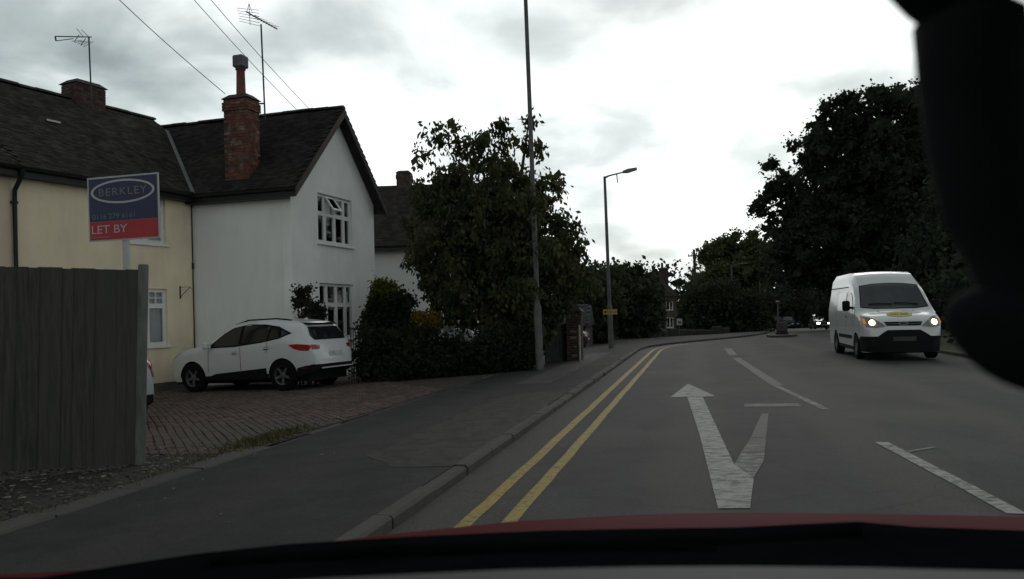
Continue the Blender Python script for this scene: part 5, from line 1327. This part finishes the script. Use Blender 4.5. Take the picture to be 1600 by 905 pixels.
# ---- white high-roof van coming towards us
v = Vehicle('panel_van', 5.34,
    [(0, .50), (.02, .78), (.06, .92), (.16, 1.02), (.4, 1.13), (.7, 1.22), (.86, 1.28), (.95, 1.34), (1.2, 1.56), (1.5, 1.83), (1.68, 1.98), (1.80, 2.05), (1.98, 2.18), (2.2, 2.29), (2.5, 2.35), (3.0, 2.37), (5.0, 2.36), (5.2, 2.30), (5.28, 2.1), (5.32, 1.2), (5.34, .5)],
    [(0, .22), (.3, .20), (5.0, .28), (5.34, .40)],
    [(0, .62), (.02, .72), (.08, .83), (.2, .90), (.45, .955), (.9, .985), (5.0, .985), (5.25, .95), (5.34, .90)],
    [(0, .75), (.3, .95), (.9, 1.22), (1.6, 1.27), (5.34, 1.27)], [(0, .3), (.9, .24), (1.7, .20), (2.2, .17), (5.34, .16)],
    [.98, 3.92], .375, .335, paintw, 'white high-roof panel van approaching with headlights on', 'van', rnd=.13, nst=110)
v.liner(.335, .375, .98); v.wheel(.98, .335, .975, rimm=mat('steel_rim', (.2, .2, .2), .5, metal=.5)); v.wheel(3.92, .335, .975, rimm='steel_rim')
v.patch('windscreen_trim', 't', [(.98, -.84), (.90, -.5), (.87, 0), (.90, .5), (.98, .84), (1.67, .73), (1.71, .4), (1.72, 0), (1.71, -.4), (1.67, -.73)], trimb, .006)
vg = mat('van_glass', (.035, .038, .042), .10, .3, 2, spec=.6)
v.patch('windscreen', 't', [(1.00, -.81), (.93, -.5), (.90, 0), (.93, .5), (1.00, .81), (1.65, .71), (1.69, .4), (1.70, 0), (1.69, -.4), (1.65, -.71)], vg, .010)
v.patch('side_window', 'l', [(1.25, 1.32), (1.62, 1.66), (1.85, 1.78), (2.15, 1.80), (2.18, 1.28), (1.5, 1.26)], vg, .010, mirror=True)
v.patch('side_panel_window', 'l', [(2.40, 1.28), (2.40, 1.80), (3.6, 1.80), (3.6, 1.28)], mat('panel_sheen', (.50, .51, .51), .2, .02, 3, coat=.8), .008, mirror=True)
v.patch('headlight', 'f', [(.42, .865), (.50, .95), (.66, 1.06), (.80, 1.12), (.93, 1.14), (.93, .95), (.86, .86), (.64, .835)], mat('lamp_housing', (.16, .16, .16), .15, .3, 12, spec=.6), .010, mirror=True)
hv = emis('headlamp', (1.0, .74, .42), 16.0)
def disc(cx_, cz, r_, n=14): return [(cx_ + r_ * math.cos(2 * math.pi * k / n), cz + r_ * math.sin(2 * math.pi * k / n)) for k in range(n)]
v.patch('headlamp_bulb', 'f', disc(.73, .965, .062), hv, .020, mirror=True, h=.03)
v.patch('indicator', 'f', [(.85, .92), (.86, 1.06), (.91, 1.08), (.91, .94)], emis('indicator', (.55, .20, .05), .35), .018, mirror=True)
v.patch('grille', 'f', [(-.46, .985), (.46, .985), (.40, .885), (-.40, .885)], trimb, .008)
gr = v.patch('grille_bar', 'f', [(-.44, .94), (.44, .94), (.43, .925), (-.43, .925)], mat('dark_chrome', (.1, .1, .1), .3, metal=.8), .016)
v.patch('emblem', 'f', [(.115 * math.cos(2 * math.pi * k / 20), .937 + .045 * math.sin(2 * math.pi * k / 20)) for k in range(20)], mat('emblem_ring', (.22, .22, .22), .3, metal=.8), .022, h=.03)
v.patch('emblem_face', 'f', [(.098 * math.cos(2 * math.pi * k / 20), .937 + .033 * math.sin(2 * math.pi * k / 20)) for k in range(20)], mat('emblem_dark', (.02, .022, .03), .3), .026, h=.03)
v.patch('bumper', 'f', [(-.93, .22), (-.93, .62), (-.62, .62), (-.48, .72), (-.38, .78), (.38, .78), (.48, .72), (.62, .62), (.93, .62), (.93, .22)], trimb, .012)
v.patch('bumper', 'l', [(.02, .22), (.04, .62), (.45, .62), (.60, .56), (.60, .22)], trimb, .012, mirror=True)
v.patch('number_plate', 'f', [(-.27, .50), (.27, .50), (.27, .61), (-.27, .61)], mat('plate_grey', (.045, .045, .045), .6), .022)
v.patch('side_moulding', 'l', [(1.5, .52), (1.5, .62), (3.4, .62), (3.4, .52)], trimb, .014, mirror=True)
v.patch('sill', 'l', [(1.40, .22), (1.40, .32), (3.5, .34), (3.5, .25)], trimb, .008, mirror=True)
for poly in ([(1.22, .5), (1.235, .5), (1.235, 1.28), (1.22, 1.28)], [(2.24, .40), (2.255, .40), (2.26, 1.85), (2.245, 1.85)], [(3.66, .7), (3.675, .7), (3.675, 1.9), (3.66, 1.9)], [(2.3, 1.93), (5.2, 1.93), (5.2, 1.96), (2.3, 1.96)]):
    v.patch('panel_gap', 'l', poly, trimb, .004, mirror=True)
v.patch('door_handle', 'l', [(2.0, 1.1), (2.18, 1.1), (2.18, 1.14), (2.0, 1.14)], trimb, .02, mirror=True)
v.patch('fog_recess', 'f', [(.64, .40), (.86, .40), (.86, .54), (.70, .54)], mat('recess', (.006, .006, .006), .8), .018, mirror=True)
# yellow oval badge with dark marks on the bonnet
bd = v.patch('badge', 'f', [(.31 * math.cos(2 * math.pi * k / 24), 1.17 + .062 * math.sin(2 * math.pi * k / 24)) for k in range(24)], mat('badge_yellow', (.50, .40, .09), .5, .08, 6), .008, h=.04)[0]
for y0 in (-.20, -.15, -.10, -.05, .03, .08, .13, .18):
    v.patch('badge_mark', 'f', [(y0, 1.155), (y0 + .032, 1.155), (y0 + .032, 1.185), (y0, 1.185)], mat('badge_ink', (.10, .085, .03), .6), .012, parent=bd, h=.04)
for sg in (-1, 1): v.patch('washer_jet', 't', [(.74, sg * .42), (.74, sg * .42 + .04), (.77, sg * .42 + .04), (.77, sg * .42)], trimb, .012, h=.03)
for y0, y1 in ((-.60, .0), (.05, .62)):
    p0, p1 = v.cast('t', 1.02, y0, .03), v.cast('t', 1.05, y1, .03); mb = MB(); mb.tube([v.off @ p0, v.off @ ((p0 + p1) / 2 + Vector((0, 0, .015))), v.off @ p1], .014, 6); obj('wiper', mb, trimb, v.e)
for sg in (-1, 1):
    x0 = 1.30 - v.L / 2; mb = MB(); mb.box(x0, x0 + .14, sg * 1.03, sg * 1.22, 1.28, 1.56); obj('mirror', mb, trimb, v.e, bevel=.035)
    mb = MB(); mb.box(x0 + .03, x0 + .1, sg * .95, sg * 1.05, 1.33, 1.40); obj('mirror_arm', mb, trimb, v.e)
front = Vector((9.92, 20.25)); ba = Vector((.215, .976)).normalized(); q = front + ba * 2.67
v.place(q.x, q.y, .03, -ba.x, -ba.y)
# ================================================================== THE CAR WE SIT IN
redc = mat('red_car_paint', (.07, .006, .009), .7, .05, 3, spec=.02)
cabin = mat('dash_plastic', (.016, .017, .019), .75, .15, 30, bump=.2, bscale=300, bdist=.001)
cabind = mat('dark_plastic', (.004, .0044, .0048), 1.0, .2, 8, spec=0)
own = empty('red_car', (0, 0, 0), 0, 'red car whose bonnet and dashboard frame the bottom of the view', 'car')
cr = [(-160, 905, 1.30), (0, 894, 1.38), (150, 886, 1.45), (400, 858, 1.58), (600, 832, 1.68), (800, 811, 1.75), (1000, 800, 1.79), (1150, 797, 1.80), (1350, 799, 1.80), (1600, 803, 1.76), (1760, 812, 1.70)]
crest = [P(a, b + 4, c_) for a, b, c_ in cr]
def row(dy, dz): return [p + Vector((0, dy, dz)) for p in crest]
def rowback(k, dy, dz): return [p + Vector((0, -dy, dz)) for p in crest]
mb = MB(); mb.grid([rowback(0, .45, .005), rowback(0, .2, .008), crest, row(.12, -.035), row(.35, -.12), row(.55, -.26), row(.65, -.45), [Vector((p.x * .97, p.y + .62, .28)) for p in crest]])
obj('bonnet', mb, redc, own, smooth=60)
# sides down to the sills and front wheels
for sg, p in ((-1, crest[0]), (1, crest[-1])):
    mb = MB(); mb.grid([[Vector((p.x, y, z)) for y in np.linspace(-.3, p.y + .5, 8)] for z in (p.z - .15, .7, .32)]); obj('wing', mb, redc, own)
    M = Matrix.Translation((p.x - sg * .12, 1.3, .33)) @ Matrix.Rotation(R(90), 4, 'Y'); mb = MB(); mb.lathe([(.2, -.11), (.31, -.11), (.33, -.08), (.33, .08), (.31, .11), (.2, .11)], 24, M); obj('wheel', mb, rubber, own, smooth=40)
# scuttle / cowl (black) between bonnet and screen
ct = [(-160, 905, 1.0), (60, 903, 1.05), (150, 889, 1.12), (300, 866, 1.2), (450, 850, 1.25), (650, 838, 1.30), (850, 829, 1.33), (1000, 826, 1.34), (1150, 824, 1.34), (1250, 819, 1.34), (1340, 815, 1.34), (1430, 823, 1.34), (1600, 829, 1.30), (1760, 836, 1.25)]
cb = [(-160, 960, .80), (60, 945, .82), (150, 925, .85), (300, 915, .86), (450, 908, .87), (650, 899, .88), (850, 893, .88), (1000, 890, .88), (1150, 890, .88), (1250, 890, .88), (1340, 892, .88), (1430, 894, .88), (1600, 900, .86), (1760, 905, .84)]
top_ = [P(*q) for q in ct]; bot_ = [P(*q) for q in cb]
mid = [a.lerp(b, .5) + Vector((0, 0, -.015)) for a, b in zip(top_, bot_)]
mb = MB(); mb.grid([[p + Vector((0, .1, -.12)) for p in top_], top_, [a.lerp(b, .25) + Vector((0, 0, -.004)) for a, b in zip(top_, bot_)], mid, bot_, [p + Vector((0, -.02, -.2)) for p in bot_]]); obj('cowl', mb, cabind, own, smooth=70)
mb = MB(); mb.tube([P(330, 880, 1.10), P(600, 864, 1.14), P(900, 858, 1.16), P(1120, 862, 1.14)], [.008, .012, .012, .008], 8); w_ = obj('wiper', mb, cabind, own, smooth=60)
mb = MB(); mb.tube([P(900, 858, 1.16), P(1200, 848, 1.2), P(1340, 832, 1.22)], [.012, .014, .016], 8); obj('wiper_arm', mb, cabind, w_, smooth=60)
# dashboard top
dk = [(-160, 948, .70), (60, 935, .71), (300, 918, .72), (500, 904, .725), (650, 897, .73), (800, 890, .735), (1000, 886, .74), (1150, 885, .74), (1350, 887, .74), (1600, 893, .72), (1760, 899, .70)]
de_ = [P(*q) for q in dk]
mb = MB(); mb.grid([[p + Vector((0, .03, -.10)) for p in de_], [p + Vector((0, .012, -.012)) for p in de_], de_, [p + Vector((0, -.15, .005)) for p in de_], [p + Vector((0, -.32, -.03)) for p in de_], [p + Vector((0, -.36, -.3)) for p in de_]]); obj('dashboard', mb, cabin, own, smooth=60)
# cabin shell: roof, pillars, doors
mb = MB(); mb.box(-.66, .95, -1.9, .30, 1.74, 1.78); obj('roof', mb, cabind, own)
for sg, x0, x1 in ((-1, -.98, -.66), (1, 1.34, .95)):
    mb = MB(); mb.tube([(x0, .95, 1.12), (x1, .28, 1.75)], .04, 8); obj('pillar', mb, cabind, own)
    mb = MB(); mb.box(min(x0, x0 + sg * .06), max(x0, x0 + sg * .06), -1.9, .95, .35, 1.10); obj('door', mb, cabind, own)
mb = MB(); mb.box(-.96, 1.32, -1.95, -1.9, .35, 1.74); obj('rear_panel', mb, cabind, own)

# the black mount hanging at the right of the windscreen, close to the lens
YM = .42
mo = empty('windscreen_mount', P(1540, 420, YM), 0, 'blurred black windscreen mount with bulging clamp at the right edge', 'mount')
o_ = mo.location
def Q(px, py, dy=0): return P(px, py, YM + dy) - o_
def rad(px): return px * YM / FPX
mblk = mat('mount_black', (.020, .021, .022), .95, .2, 6, spec=.03)
mb = MB(); mb.tube([Q(1500, -190, .02), Q(1508, -40), Q(1513, 30), Q(1520, 120), Q(1532, 230), Q(1550, 330), Q(1590, 410)], [rad(95), rad(84), rad(79), rad(78), rad(76), rad(70), rad(60)], 24); obj('arm', mb, mblk, mo, smooth=60)
mb = MB(); mb.tube([Q(1385, -60), Q(1420, -25), Q(1446, 2), Q(1470, 34)], [rad(26), rad(34), rad(34), rad(24)], 14); obj('release_lever', mb, mblk, mo, smooth=60)
bm = bmesh.new(); bmesh.ops.create_uvsphere(bm, u_segments=32, v_segments=20, radius=1.0)
for vt in bm.verts:
    f = 1 + .08 * math.sin(vt.co.z * 3 + 1) ; vt.co = Vector((vt.co.x * rad(140) * f, vt.co.y * rad(90), vt.co.z * rad(84)))
me = bpy.data.meshes.new('clamp'); bm.to_mesh(me); bm.free(); me.transform(Matrix.Translation(Q(1625, 530, .0)) @ Matrix.Rotation(R(18), 4, 'Y')); link('clamp', me, mblk, mo, smooth=180)
mb = MB(); mb.tube([Q(1560, 350), Q(1590, 420), Q(1615, 480)], [rad(60), rad(62), rad(70)], 20); obj('joint', mb, mblk, mo, smooth=60)
